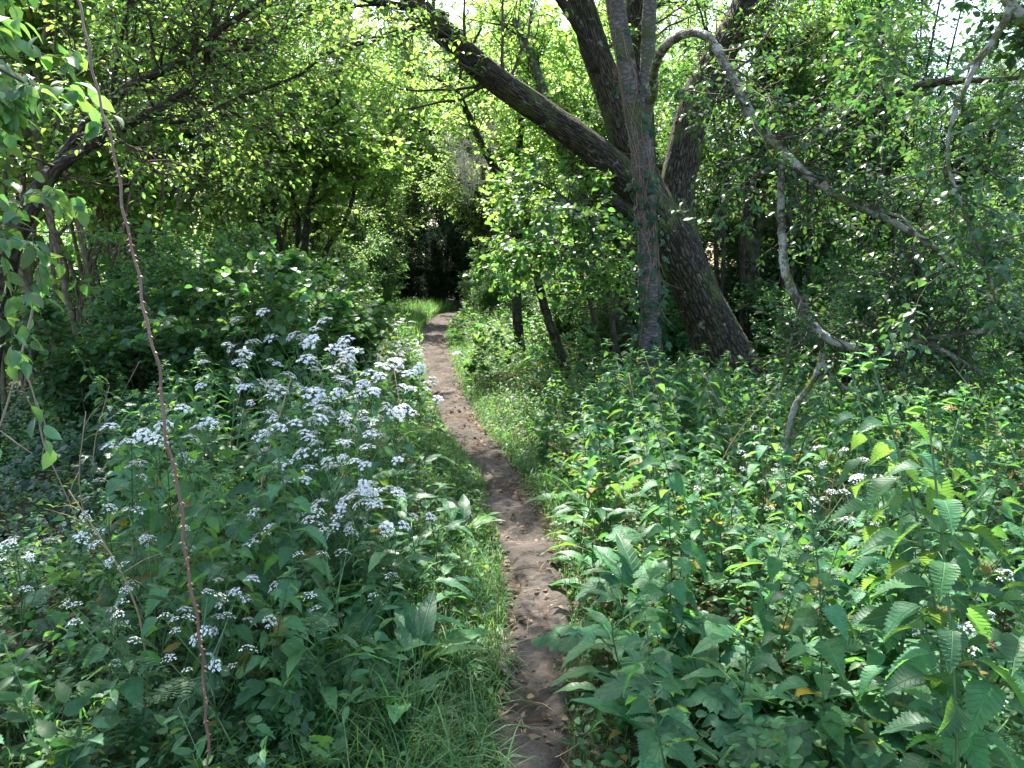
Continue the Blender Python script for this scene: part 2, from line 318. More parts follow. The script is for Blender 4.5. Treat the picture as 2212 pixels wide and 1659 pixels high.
M = dict(
 hazel=leafmat('hazel_leaf', (.070, .15, .035), (.33, .54, .10), .51, .5, .35, hv=.03, vv=.5),
 hazeldk=leafmat('shrub_leaf', (.052, .128, .052), (.20, .42, .07), .42, .42, .42, hv=.03, vv=.55),
 haw=leafmat('hawthorn_leaf', (.052, .12, .030), (.27, .46, .08), .46, .45, .4, hv=.03, vv=.5),
 maple=leafmat('maple_leaf', (.075, .16, .035), (.36, .57, .11), .53, .5, .35, hv=.03, vv=.5),
 apple=leafmat('apple_leaf', (.040, .105, .050), (.14, .31, .055), .37, .40, .45, hv=.03, vv=.5),
 dark=leafmat('tunnel_shade_leaf', (.014, .036, .016), (.02, .06, .02), .18, .75, .08),  # near-black leaf colour stands for the shade at the far path opening
 ivy=leafmat('ivy_leaf', (.020, .062, .032), (.05, .13, .035), .22, .45, .35, vein=3),
 nettle=leafmat('nettle_leaf', (.050, .145, .062), (.20, .44, .065), .41, .5, .33, hv=.032, vv=.5, vein=8, yel=.012),
 dock=leafmat('dock_leaf', (.055, .165, .062), (.19, .44, .06), .38, .44, .4, hv=.035, vv=.45, vein=9, yel=.012),
 hog=leafmat('hogweed_leaf', (.048, .140, .062), (.16, .37, .06), .36, .55, .25, vein=6, yel=.012),
 herb=leafmat('herb_leaf', (.050, .135, .052), (.19, .40, .065), .40, .5, .32, hv=.035, vv=.55, yel=.012),
 fern=leafmat('cow_parsley_leaf', (.055, .135, .06), (.15, .33, .06), .38, .55, .3),
 grass=leafmat('grass_blade', (.060, .13, .045), (.17, .36, .06), .4, .5, .3, hv=.04, vv=.5),
 stem=leafmat('green_stem', (.10, .20, .07), (.14, .25, .05), .15, .5, .4),
 petal=leafmat('white_petal', (.86, .86, .86), (.8, .8, .8), .3, .6, .3, hv=0, vv=.08, patch=.03),
 yellow=leafmat('yellow_petal', (.75, .5, .02), (.7, .5, .02), .3, .6, .3, hv=0, vv=.1),
 litter=leafmat('dead_leaf', (.15, .10, .065), (.2, .1, .04), .15, .7, .2, vv=.6),
 straw=plain('dry_stalk', (.33, .25, .15), .8, .2, .4),
 willow=barkmat('willow_bark', (.016, .013, .010), (.10, .082, .058), (.075, .095, .03), .35, 6, 44, (.30, .31, .28), .05, bump=.04),
 slim=barkmat('smooth_grey_bark', (.07, .062, .058), (.15, .135, .13), (.07, .09, .035), .3, 34, 6, (.22, .21, .20), .2, bump=.008),
 lichen=barkmat('lichened_bark', (.07, .06, .045), (.20, .18, .14), (.13, .14, .05), .5, 26, 9, (.34, .34, .30), .5, bump=.012),
 hazelb=barkmat('hazel_bark', (.09, .07, .05), (.22, .175, .13), (.10, .12, .05), .2, 10, 5, None, 0, bump=.005),
 darkb=barkmat('dark_bark', (.018, .015, .012), (.085, .07, .052), (.06, .085, .03), .25, 7, 8, None, 0, bump=.012),
 greyb=barkmat('grey_bark', (.06, .052, .042), (.20, .175, .14), (.08, .10, .04), .3, 6, 10, (.30, .30, .28), .2, bump=.012),
 twig=plain('twig_bark', (.07, .055, .042), .85, .2, .4),
 twigpale=plain('pale_dead_twig', (.36, .34, .28), .85, .2, .2),
 vine=plain('vine_root', (.20, .145, .115), .85, .2, .35),
 bramble=plain('rose_stem', (.14, .08, .062), .5, .4, .5, 14),
 thorn=plain('thorn', (.33, .2, .14), .5, .4),
 wood=plain('bare_wood', (.24, .19, .14), .8, .25, .4),
 fruit=plain('green_fruit', (.16, .26, .07), .45, .4, .2, 60),
 path=soil('trodden_earth', (.060, .050, .043), (.118, .099, .086), (.038, .031, .027), 1.0, .03),
 earth=soil('woodland_soil', (.075, .056, .042), (.12, .09, .068), (.04, .032, .024), 1.0, .05),
)

# ------------------------------------------------------------------ sky and sun
SUN_AZ, SUN_EL = math.radians(-17), math.radians(56)
w = bpy.data.worlds.new("World"); sc.world = w; w.use_nodes = True; nt = w.node_tree
sky = nt.nodes.new('ShaderNodeTexSky'); sky.sky_type = 'NISHITA'; sky.sun_disc = False; sky.sun_elevation = SUN_EL; sky.sun_rotation = SUN_AZ; sky.air_density = 1.2; sky.dust_density = 2.5; sky.ozone_density = 1
nt.links.new(sky.outputs[0], nt.nodes['Background'].inputs[0]); nt.nodes['Background'].inputs[1].default_value = .15
sd = bpy.data.lights.new("sun", 'SUN'); sd.energy = 5; sd.angle = math.radians(.55); sd.color = (1, .95, .87)
so = bpy.data.objects.new("sun", sd); COL.objects.link(so)
sv = Vector((math.sin(SUN_AZ)*math.cos(SUN_EL), math.cos(SUN_AZ)*math.cos(SUN_EL), math.sin(SUN_EL)))
so.rotation_euler = sv.to_track_quat('Z', 'Y').to_euler(); so.location = (-5, 12, 25)
sc.view_settings.view_transform = 'Standard'; sc.view_settings.look = 'None'; sc.view_settings.exposure = 2.06; sc.view_settings.gamma = 1
sc.cycles.max_bounces = 7; sc.cycles.diffuse_bounces = 4; sc.cycles.glossy_bounces = 2; sc.cycles.transmission_bounces = 4; sc.cycles.transparent_max_bounces = 4
sc.cycles.caustics_reflective = False; sc.cycles.caustics_refractive = False; sc.cycles.use_denoising = True

# ------------------------------------------------------------------ ground and path
PATHPX = [(1152, 1700, 190), (1148, 1600, 180), (1150, 1500, 170), (1160, 1400, 165), (1158, 1300, 160), (1140, 1200, 140), (1120, 1120, 120), (1085, 1040, 100), (1040, 980, 98), (1010, 940, 95), (985, 900, 92), (962, 850, 84), (948, 800, 78), (938, 750, 68), (936, 720, 60), (948, 696, 48), (962, 680, 40)]
pc = []
for px, py, wd in PATHPX:
    g0 = on_ground(px, py); g1 = on_ground(px+wd/2, py); pc.append((g0[1], g0[0], g1[0]-g0[0]))
pc = np.array(pc)
pc = np.vstack([[pc[0][0]-3.5, pc[0][1]-.1, .35], pc, [pc[-1][0]+8, pc[-1][1]+1.5, pc[-1][2]], [pc[-1][0]+30, pc[-1][1]+9, pc[-1][2]]])
def pathx(y): return np.interp(y, pc[:, 0], pc[:, 1])
def pathw(y): return np.interp(y, pc[:, 0], pc[:, 2])
def gz(x, y):
    x = np.asarray(x, float); y = np.asarray(y, float)
    h = .035*np.sin(x*1.3+y*.7)+.03*np.sin(y*1.9-x*.8+1)+.015*np.sin(x*4.1+2)*np.sin(y*3.7)
    d = np.abs(x-pathx(y)); k = np.clip((d-pathw(y))/.5, 0, 1); k = k*k*(3-2*k)
    return h*k*1.2+.05*k*np.clip(1.5-.0*d, 0, 1)
xs = np.concatenate([[-150, -80, -40, -20], np.linspace(-12, -3, 60), np.linspace(-2.9, 3.5, 130), np.linspace(3.6, 14, 60), [20, 40, 80, 150]])
ys = np.concatenate([[-60, -20], np.linspace(-4, 12, 200), np.linspace(12.3, 50, 120), [60, 80, 120, 200]])
X, Y = np.meshgrid(xs, ys); Z = gz(X, Y)
nx, ny = len(xs), len(ys); ii, jj = np.meshgrid(np.arange(nx-1), np.arange(ny-1)); q = (jj*nx+ii).ravel()
mb = MB(); mb.add(np.stack([X, Y, Z], -1).reshape(-1, 3), np.stack([q, q+1, q+nx+1, q+nx], -1).ravel(), np.full(len(q), 4))
tag(mb.obj('ground', M['earth']), kind='structure')
py_ = np.concatenate([np.linspace(-2, 1.2, 60), np.linspace(1.21, 7, 900), np.linspace(7.02, 24, 500), np.linspace(24.2, 48, 60)])
u = np.linspace(-1, 1, 61); g = rs(5)
ew = .76+.15*np.sin(py_*3.1)+.1*np.sin(py_*7.7+1)+.07*np.sin(py_*17)
UX = pathx(py_)[:, None]+u[None, :]*(pathw(py_)*ew*1.05)[:, None]+(.03*np.sin(py_*2.3))[:, None]; UY = py_[:, None]+0*UX
rn = 0*UX
for k in range(60):
    fq = 7*1.05**k; aa = g.uniform(0, 2*PI); rn = rn+np.sin(fq*(UX*np.cos(aa)+UY*np.sin(aa))+g.uniform(0, 6.3)+1.3*np.sin(UX*5+UY*3+k))*.034/fq**.85
UZ = gz(UX, UY)+.010+.012*np.sin(UX*13+UY*3)*np.sin(UY*9+UX*5)*(1-np.abs(u)**3)[None, :]+.006*np.sin(UX*37+2*np.sin(UY*21))*np.sin(UY*31)+rn*(1-np.abs(u)**4)[None, :]-.03*(np.abs(u)**6)[None, :]-.012*(1-u**2)[None, :]+.02
ny = len(py_); nx = 61; ii, jj = np.meshgrid(np.arange(nx-1), np.arange(ny-1)); q = (jj*nx+ii).ravel()
mb = MB(); mb.add(np.stack([UX, UY, UZ], -1).reshape(-1, 3), np.stack([q, q+1, q+nx+1, q+nx], -1).ravel(), np.full(len(q), 4))
tag(mb.obj('path', M['path']), kind='structure')

def offpath(x, y, m=0.0): return np.abs(x-pathx(y)) > pathw(y)+m
# in the frame (with margin)
def inview(x, y, mx=.3): return np.abs(x) < y*.72+mx

# ------------------------------------------------------------------ stuff: litter, undergrowth, grass
def ground_pts(g, n, x0, x1, y0, y1, m=0.0, bias=1.5):
    y = y0+(y1-y0)*g.rand(n)**bias; x = g.uniform(x0, x1, n); k = offpath(x, y, m) & inview(x, y, .5); return x[k], y[k]
g = rs(11); mb = MB()
x, y = ground_pts(g, 30000, -6, 8, 1.5, 16, -.12, 1.3); y2 = 1.3+9*g.rand(500)**1.3; x = np.concatenate([x, pathx(y2)+g.normal(size=500)*.15]); y = np.concatenate([y, y2]); n = len(x)
yd = g.normal(size=(n, 3)); yd[:, 2] *= .25; zd = g.normal(size=(n, 3))*.35+[0, 0, 1]
scatter(mb, LEAF_OV, np.stack([x, y, gz(x, y)+.012+g.rand(n)*.02], -1), yd, zd, g.uniform(.02, .05, n))
tag(mb.obj('leaf_litter', M['litter']), kind='stuff')
mb = MB(); n = 3600; y = 1.2+18*g.rand(n)**1.5; x = pathx(y)+g.normal(size=n)*.7; k = np.abs(x-pathx(y)) > 0; n = len(x)
d = g.normal(size=(n, 3)); d[:, 2] *= .12; d = nrm(d)*g.uniform(.03, .16, n)[:, None]; p = np.stack([x, y, gz(x, y)+.018], -1)
mid = d*.5+g.normal(size=(n, 3))*.006
tubes(mb, np.stack([p, p+mid, p+d], 1), np.outer(g.uniform(.0008, .0022, n), [1, .9, .6]), 3)
tag(mb.obj('twig_litter', M['straw']), kind='stuff')
# pebbles and clods on the path
mb = MB(); n = 2200; y = 1.0+16*g.rand(n)**1.6; x = pathx(y)+g.uniform(-1, 1, n)*pathw(y)
oc = np.array([(1, 0, 0), (-1, 0, 0), (0, 1, 0), (0, -1, 0), (0, 0, 1), (.7, .7, .3), (-.7, .6, .3), (.6, -.7, .4), (-.7, -.6, .3)], float)
PEB = mk([tuple(v) for v in [(1, 0, 0), (.5, .8, 0), (-.5, .9, 0), (-1, 0, 0), (-.5, -.8, 0), (.5, -.9, 0), (.5, .1, .6), (-.2, .5, .65), (-.3, -.4, .6)]],
         [(0, 1, 6), (1, 2, 7), (1, 7, 6), (2, 3, 7), (3, 8, 7), (3, 4, 8), (4, 5, 8), (5, 6, 8), (5, 0, 6), (6, 7, 8)], [(0, 0)]*9)
yd = g.normal(size=(n, 3)); yd[:, 2] = 0
scatter(mb, PEB, np.stack([x, y, gz(x, y)+.012], -1), yd, g.normal(size=(n, 3))*.2+[0, 0, 1], .002+.007*g.rand(n)**3)
tag(mb.obj('pebbles', M['path']), kind='stuff')

def grass_mb(g, x, y, h, wd=.0035, lean=.5, segs=4):
    n = len(x); p = np.stack([x, y, gz(x, y)], -1); a = g.uniform(0, 2*PI, n); d = np.stack([np.cos(a), np.sin(a), 0*a], -1)
    side = np.stack([-np.sin(a), np.cos(a), 0*a], -1); h = h*g.uniform(.5, 1.3, n); ln_ = lean*g.uniform(.3, 1.8, n)
    V = []; t = np.linspace(0, 1, segs+1)
    th = 0; cur = p.copy(); rows = [cur.copy()]
    for k in range(segs):
        ang = np.clip(ln_*(k+.5)/segs*1.6, 0, 2.2)
        cur = cur+(d*np.sin(ang)[:, None]+np.array([0, 0, 1])*np.cos(ang)[:, None])*(h/segs)[:, None]; rows.append(cur.copy())
    rows = np.stack(rows, 1); wv = wd*g.uniform(.6, 1.4, n)[:, None]*np.array([.8, 1, .85, .55, .08])[:segs+1][None, :]
    Lf = rows-side[:, None]*wv[..., None]; Rt = rows+side[:, None]*wv[..., None]
    V = np.stack([Lf, Rt], 2).reshape(-1, 3); K = (segs+1)*2
    b = (np.arange(n)*K)[:, None]+(np.arange(segs)*2)[None, :]
    L = np.stack([b, b+1, b+3, b+2], -1).ravel(); uv = np.tile(np.array([[.4, 0], [.6, 0], [.6, 1], [.4, 1]]), (n*segs, 1))
    return V, L, np.full(n*segs, 4), uv
mb = MB(); g = rs(21)
# short grass along both edges of the path, more on the left
for side, n, sp in ((-1, 42000, .4), (1, 9000, .22)):
    y = 1.6+18*g.rand(n)**1.7; x = pathx(y)+side*(pathw(y)*.84+np.abs(g.normal(size=n))*sp); mb.add(*grass_mb(g, x, y, .10+.03*np.sin(y*2.3), .0018, 1.25))
y = 4.5+20*g.rand(17000)**1.4; x = pathx(y)+pathw(y)+np.abs(g.normal(size=17000))*1.1; mb.add(*grass_mb(g, x, y, .14, .003, .8))
for cx, cy, n, h, s in ((-.42, 2.2, 1100, .30, .2), (-.9, 2.15, 500, .30, .25), (-.3, 2.75, 900, .18, .13), (-1.3, 2.2, 300, .3, .3), (1.0, 2.2, 300, .2, .3), (-.25, 2.1, 500, .2, .1)):
    x = cx+g.normal(size=n)*s; y = cy+g.normal(size=n)*s*.7; k = (y > 1.5) & offpath(x, y, -.05); mb.add(*grass_mb(g, x[k], y[k], h, .0026, 1.5))
n = 9000; y = 15+14*g.rand(n); x = pathx(y)-pathw(y)-np.abs(g.normal(size=n))*1.2; mb.add(*grass_mb(g, x, y, .45, .007, .7))
tag(mb.obj('grass', M['grass']), kind='stuff')

mb = MB(); g = rs(31)
def herb(n, x0, x1, y0, y1, zlo, zhi, s0, s1, tp, bias=1.4, m=.0):
    x, y = ground_pts(g, n, x0, x1, y0, y1, m, bias); n = len(x); a = g.uniform(0, 2*PI, n)
    yd = np.stack([np.cos(a), np.sin(a), g.uniform(-.5, .35, n)], -1); zd = g.normal(size=(n, 3))*.4+[0, 0, 1]
    e = np.clip((np.abs(x-pathx(y))-pathw(y))/.6, .25, 1)
    scatter(mb, tp, np.stack([x, y, gz(x, y)+zlo+(zhi-zlo)*g.rand(n)*e], -1), yd, zd, g.uniform(s0, s1, n))
herb(60000, -5, 6.5, 1.5, 9, .02, .22, .018, .045, LEAF_OV, 1.2)
herb(45000, -9, 10, 6, 30, .02, .28, .035, .08, LEAF_OV, 1.1)
herb(9000, -4, 5, 1.5, 6, .05, .25, .035, .065, NETTLE_S, 1.0, .05)
herb(16000, -1.6, 1.8, 1.5, 20, .0, .09, .015, .04, LEAF_OV, 1.1, -.07)
herb(26000, -5, 7, 5, 26, .1, .5, .03, .06, LEAF_LONG, 1.0, .25)
tag(mb.obj('undergrowth', M['herb']), kind='stuff')
# ivy carpet under the hazels
mb = MB(); n = 9000; x = g.uniform(-6.5, -2.3, n); y = g.uniform(3.4, 10, n); k = inview(x, y, 1); x = x[k]; y = y[k]; n = len(x); a = g.uniform(0, 2*PI, n)
hh = np.clip(.25+.35*np.sin(x*1.7+y)+.2*np.sin(y*2.9), .05, .7)
scatter(mb, IVY, np.stack([x, y, gz(x, y)+.03+hh*g.rand(n)], -1), np.stack([np.cos(a), np.sin(a), g.uniform(-.9, .1, n)], -1), g.normal(size=(n, 3))*.5+[.2, -.5, 1], g.uniform(.05, .09, n))
tag(mb.obj('ivy_carpet', M['ivy']), 'dark ivy and small leaves carpeting the shaded floor under the left hazels', 'ivy', kind='stuff')

# ------------------------------------------------------------------ herbs as things
def stalk(H, g, lean=.12, K=8):
    a = g.uniform(0, 2*PI); t = np.linspace(0, 1, K)
    o = np.stack([np.cos(a)*lean*H*t**1.6+.01*np.sin(t*7+a), np.sin(a)*lean*H*t**1.6+.01*np.cos(t*6), H*t], -1); return o
def ip(P, t):
    f = t*(len(P)-1); a = min(int(f), len(P)-2); w = f-a; return P[a]*(1-w)+P[a+1]*w
def make_nettle(seed, H=1.0, big=1.0, tp=NETTLE):
    g = rs(seed); s = MB(); l = MB(); P = stalk(H, g, .16 if H < 1.1 else .34); tubes(s, P, np.linspace(.0042, .0018, len(P))*(.6+.5*H), 6)
    nodes = int(9+H*5); ph = g.rand()*6
    for i in range(nodes):
        t = .22+.77*(i/(nodes-1))**.85; c = ip(P, t); sz = big*(.115*math.sin(PI*min(1, .18+.80*t**1.0))**.7)*(1 if t < .85 else .8)+.012
        if t > .95: sz *= .6
        for q in (0, PI):
            a = ph+i*PI/2+q+g.normal()*.15; d = np.array([math.cos(a), math.sin(a), 0]); pl = sz*.42
            el = (.45 if t < .9 else .9); e = c+d*pl*math.cos(el)+np.array([0, 0, pl*math.sin(el)])
            tubes(s, np.array([c, (c+e)/2+[0, 0, .004], e]), np.array([.0016, .0013, .001]), 3)
            dr = g.uniform(-.5, .3) if t < .92 else g.uniform(.2, .8)
            y = d*math.cos(dr)+np.array([0, 0, math.sin(dr)]); z = np.array([0, 0, 1.])*math.cos(dr)-d*math.sin(dr)+g.normal(size=3)*.32
            scatter(l, tp, [e], [y], [z], [sz*g.uniform(.65, 1.12)])
            if g.rand() < .5 and t < .9:   # small axillary leaves
                for _ in range(2):
                    aa = a+g.normal()*.7; dd = np.array([math.cos(aa), math.sin(aa), .5]); scatter(l, NETTLE_S, [c], [dd], [[0, 0, 1.]], [sz*.4])
            if .5 < t < .93 and g.rand() < .5:
                e2 = c+d*sz*.5+g.normal(size=3)*.01-[0, 0, sz*.15]; tubes(s, np.array([c, (c+e2)/2+[0, 0, .01], e2]), np.array([.0018, .0022, .001]), 3)
    for q in range(7):
        a = q*2.4; dd = np.array([math.cos(a), math.sin(a), .25+.12*q]); scatter(l, NETTLE_S, [ip(P, .95+.007*q)], [dd], [[0, 0, 1.]], [big*(.05-.004*q)])
    return [('stem', s.mesh('nettle_stem', M['stem'])), ('leaves', l.mesh('nettle_leaves', M['nettle']))]
def make_dock(seed, n=11, L=.24, H=.0):
    g = rs(seed); s = MB(); l = MB()
    if H: P = stalk(H, g, .05); tubes(s, P, np.linspace(.004, .0018, len(P)), 5)
    for i in range(n):
        a = i*2.4+g.normal()*.3; d = np.array([math.cos(a), math.sin(a), 0]); sz = L*g.uniform(.65, 1.1)
        z0 = H*g.uniform(.0, .9) if H else 0.01; c = (ip(P, z0/H) if H else np.zeros(3)+[0, 0, z0]); el = g.uniform(.5, 1.25) if not H else g.uniform(.2, .9); pl = sz*.4
        if H: sz *= 1-.45*z0/H
        e = c+d*pl*math.cos(el)+np.array([0, 0, pl*math.sin(el)]); tubes(s, np.array([c, (c+e)/2+[0, 0, .006], e]), np.array([.003, .0025, .002]), 4)
        el -= .25; y = d*math.cos(el)+np.array([0, 0, math.sin(el)]); z = np.array([0, 0, 1.])*math.cos(el)-d*math.sin(el)+g.normal(size=3)*.2
        scatter(l, DOCK[i % 3], [e], [y], [z], [sz], wx=1.15)
    return [('stem', s.mesh('dock_stem', M['stem'])), ('leaves', l.mesh('dock_leaves', M['dock']))]
def leaf_fern(l, s, c, d, L, g):
    """a cow parsley frond from c along d"""
    d = nrm(np.array(d, float)); K = 7; side = nrm(np.cross(d, [0, 0, 1.])); up = np.cross(side, d)
    pts = np.array([c+d*L*t+up*(-.25*L*t*t) for t in np.linspace(0, 1, K)]); tubes(s, pts, np.linspace(.0018, .0006, K), 3)
    for i in range(7):
        t = .3+.66*i/6; p = ip(pts, t); pl = L*.42*(1-t*.75)
        for sg in (-1, 1):
            dd = nrm(side*sg+d*.55); q = np.array([p+dd*pl*k for k in (.15, .35, .55, .75, .95)]); q[:, 2] -= np.array([0, .03, .08, .14, .2])*pl
            sd = nrm(np.cross(dd, up)); sz = pl*np.array([.42, .38, .3, .24, .2])
            for s2 in (-1, 1):
                scatter(l, TEMPL_PIN, q, np.tile(sd*s2+dd*.6, (5, 1)), np.tile(up+g.normal(size=3)*.15, (5, 1)), sz, wx=1.5)
            scatter(l, TEMPL_PIN, [q[-1]], [dd], [up], [pl*.22])
    scatter(l, TEMPL_PIN, [pts[-1]], [d], [up], [L*.12])
PET = mk([(0, 0, 0), (-.45, .25, .1), (-.25, .75, .05), (.0, .42, .0), (.25, .75, .05), (.45, .25, .1)], [(0, 1, 2, 3), (0, 3, 4, 5)], [(0, 0)]*6)
def umbel(c, d, R, g, rays=11, bloom=1.0):
    mbu = MB(); d = nrm(np.array(d, float)); a0 = nrm(np.cross(d, [.3, .9, .1])); b0 = np.cross(d, a0)
    for i in range(rays):
        a = i*2.399; rr = R*math.sqrt((i+.6)/rays); h = R*(1.0-.6*(rr/R)**2)
        e = c+d*h+(a0*math.cos(a)+b0*math.sin(a))*rr; tubes(mbu, np.array([c, c*.45+e*.55+d*R*.06, e]), np.array([.0009, .0007, .0006]), 3)
        nf = 13; k = np.arange(nf); r2 = R*.27*np.sqrt((k+.5)/nf); aa = k*2.399+i
        dd = nrm(d+(e-c-d*h)/R*.5); a1 = nrm(np.cross(dd, [.2, .1, .9])); b1 = np.cross(dd, a1)
        f = e+dd*(R*.16-r2[:, None]**2/R*1.5)+a1*(np.cos(aa)*r2)[:, None]+b1*(np.sin(aa)*r2)[:, None]+g.normal(size=(nf, 3))*.0008
        ok = g.rand(nf) < bloom
        for j in range(nf):
            if j % 3 == 0: tubes(mbu, np.array([e, (e+f[j])/2, f[j]]), np.array([.0005, .0004, .0004]), 3)
        f = f[ok]; nf = len(f)
        for q in range(4):
            an = q*PI/2+g.rand(nf)*.5; yv = a1*np.cos(an)[:, None]+b1*np.sin(an)[:, None]+dd*.15; scatter(mbu, PET, f, yv, np.tile(dd, (nf, 1))+g.normal(size=(nf, 3))*.2, R*.155*g.uniform(.8, 1.2, nf), mi=1)
    return mbu
def make_parsley(seed, H=.85, heads=7, R=.032, bloom=.95):
    g = rs(seed); s = MB(); l = MB(); parts = []; P = stalk(H, g, .14, 10); tubes(s, P, np.linspace(.004, .0016, len(P)), 6)
    def head(P1, L=1):
        dd = P1[-1]-P1[-2]; dd = nrm(nrm(dd)*.8+[0, 0, .35]+g.normal(size=3)*.35); parts.append(('flower_head', umbel(P1[-1], dd, R*g.uniform(.75, 1.2), g, 10, bloom*g.uniform(.7, 1)).mesh('flower_head', [M['stem'], M['petal']])))
    head(P)
    for i in range(heads+2):
        t = g.uniform(.42, .85); c = ip(P, t); a = i*2.1+g.rand(); L = H*g.uniform(.22, .5)*(1.25-t*.5); d = np.array([math.cos(a)*.75, math.sin(a)*.75, 1.0])
        tt = np.linspace(0, 1, 6)[:, None]; Q = c+nrm(d)*L*tt+np.array([0, 0, .12*L])*tt**2; tubes(s, Q, np.linspace(.0024, .001, 6), 4); head(Q)
    for i in range(6):
        t = g.uniform(.08, .7); c = ip(P, t); a = g.uniform(0, 2*PI); leaf_fern(l, s, c, [math.cos(a), math.sin(a), g.uniform(.1, .6)], g.uniform(.16, .28)*(1.2-t*.6), g)
    return [('stem', s.mesh('parsley_stem', M['stem'])), ('leaves', l.mesh('parsley_leaves', M['fern']))]+parts
def make_hogweed(seed, n=5, L=.2, tp=None):
    g = rs(seed); s = MB(); l = MB(); tp = tp or HOG
    for i in range(n):
        a = i*2*PI/n+g.normal()*.4; d = np.array([math.cos(a), math.sin(a), 0]); pl = L*g.uniform(1.0, 1.7); el = g.uniform(.7, 1.2); c = np.zeros(3)
        e = d*pl*math.cos(el)+np.array([0, 0, pl*math.sin(el)]); tubes(s, np.array([c, e*.5+[0, 0, .02], e]), np.array([.005, .004, .003]), 5)
        sd = np.cross(d, [0, 0, 1.]); dr = g.uniform(-.35, .1); y = nrm(d+[0, 0, dr]); up = nrm(np.cross(sd, y)); up = up if up[2] > 0 else -up
        rach = np.array([e, e+y*L*.35, e+y*L*.7]); tubes(s, rach, np.array([.003, .0025, .002]), 4)
        scatter(l, tp, [rach[2]], [y], [up+g.normal(size=3)*.1], [L*.9])
        for k, f in ((1, .8), (0, .62)):
            for sg in (-1, 1): scatter(l, tp, [rach[k]+sd*sg*.01], [y*.35+sd*sg+[0, 0, -.1]], [up+g.normal(size=3)*.15], [L*f])
    return [('stem', s.mesh('leaf_stalks', M['stem'])), ('leaves', l.mesh('hogweed_leaves', M['hog']))]
def make_herb(seed, H=.35, n=16, sz=(.04, .07), tp=LEAF_OV2, m='herb'):
    g = rs(seed); s = MB(); l = MB()
    Ps = []
    for k in range(4):
        P = stalk(H*g.uniform(.6, 1.1), g, .45, 6); tubes(s, P, np.linspace(.0018, .0008, 6), 4); Ps.append(P)
    A = np.array(Ps); twig_leaves(l, tp, A, n, sz, g, .1, .5, tmin=.25)
    return [('stem', s.mesh('herb_stems', M['stem'])), ('leaves', l.mesh('herb_leaves', M[m]))]

NET = [make_nettle(100+i, h, b) for i, (h, b) in enumerate([(.6, .85), (.7, .95), (.8, .95), (.9, 1.0), (1.0, 1.0), (1.15, .98), (.5, .8)])]
DOCKS = [make_dock(200, 11, .24), make_dock(201, 9, .2), make_dock(202, 14, .2, .4), make_dock(203, 12, .22, .45), make_dock(204, 8, .28)]
PARS = [make_parsley(300, .95, 9, .033), make_parsley(301, .8, 8, .031), make_parsley(302, 1.0, 10, .031), make_parsley(303, .7, 6, .028, .85)]
PARS_SM = [make_parsley(310, .55, 6, .024, .5), make_parsley(311, .6, 7, .022, .35)]
HOGS = [make_hogweed(400, 5, .2), make_hogweed(401, 4, .17), make_hogweed(402, 5, .15)]
LOBE = [make_hogweed(410, 6, .17, LOBED), make_hogweed(411, 5, .15, LOBED)]
HERB = [make_herb(500, .35), make_herb(501, .28, 14, (.035, .06), LEAF_OV2), make_herb(502, .45, 14, (.05, .09), LEAF_LONG), make_herb(503, .3, 12, (.04, .06), LEAF_OV2), make_herb(504, .32, 8, (.05, .09), LOBED), make_herb(505, .36, 10, (.05, .08), NETTLE_S), make_herb(506, .26, 9, (.04, .08), LOBED)]

taken = []
def place(kind, name, label, cat, group, g, spots, s=(.85, 1.15), tilt=.12):
    for x, y in spots:
        if math.hypot(x, y) < 1.35: continue
        build(name, kind[g.randint(len(kind))], label, cat, (x, y, float(gz(x, y))-.01), g.uniform(0, 2*PI), group, g.uniform(*s), g.uniform(-tilt, tilt))
def field(g, n, x0, x1, y0, y1, mind, m=.05, shape=None):
    out = []
    for _ in range(n*30):
        if len(out) >= n: break
        x = g.uniform(x0, x1); y = g.uniform(y0, y1)
        if not offpath(x, y, m) or not inview(x, y, .25): continue
        if shape and not shape(x, y): continue
        if any((x-a)**2+(y-b)**2 < mind**2 for a, b in out): continue
        out.append((x, y))
    return out
g = rs(41)
# --- left of the path
place(NET, 'nettle', 'stinging nettle in the shaded patch between bramble stem and path, left', 'nettle', 'nettles left of the path', g, field(g, 85, -2.9, -.7, 2.2, 5.6, .19, .25, lambda x, y: x > -.52*y), (.75, 1.0))
place(NET[:3], 'nettle', 'short nettle further along the left verge behind the white flowers', 'nettle', 'nettles behind the white flowers', g, field(g, 30, -2.4, -.6, 5.8, 11, .3, .2), (.7, 1.0))
PXP = [(660, 740, 4.2), (700, 770, 3.9), (745, 850, 3.5), (800, 850, 3.7), (620, 830, 3.6), (560, 800, 4.3), (870, 890, 3.9), (760, 960, 3.2), (480, 800, 4.6), (680, 900, 3.3), (830, 820, 4.2), (720, 990, 3.0), (390, 940, 2.9)]
for i, (px, py, d) in enumerate(PXP):
    p = at(px, py, d); k = PARS[i % 3]; hh = [.95, .8, 1.0][i % 3]
    build('cow_parsley', k, 'tall cow parsley with white umbels in the clump left of the path', 'cow parsley', (p[0], p[1], 0), g.uniform(0, 6.28), 'white cow parsley clump', max(.6, (p[2]-.0)/hh), g.uniform(-.06, .06))
for i, (px, py, d) in enumerate([(830, 1070, 3.1), (770, 1090, 2.9), (850, 1090, 3.0), (540, 1290, 2.35), (450, 1330, 2.3), (705, 1110, 2.9)]):
    p = at(px, py, d); build('cow_parsley', PARS[3], 'low cow parsley with small white heads at the front of the clump', 'cow parsley', (p[0], p[1], 0), g.uniform(0, 6.28), 'low cow parsley in front', max(.4, p[2]/.7), g.uniform(-.1, .1))
place(PARS_SM, 'cow_parsley', 'feathery cow parsley going to seed low in the left foreground', 'cow parsley', 'seeding cow parsley, left foreground', g, field(g, 8, -1.9, -.5, 1.9, 3.0, .25, .25), (.8, 1.2))
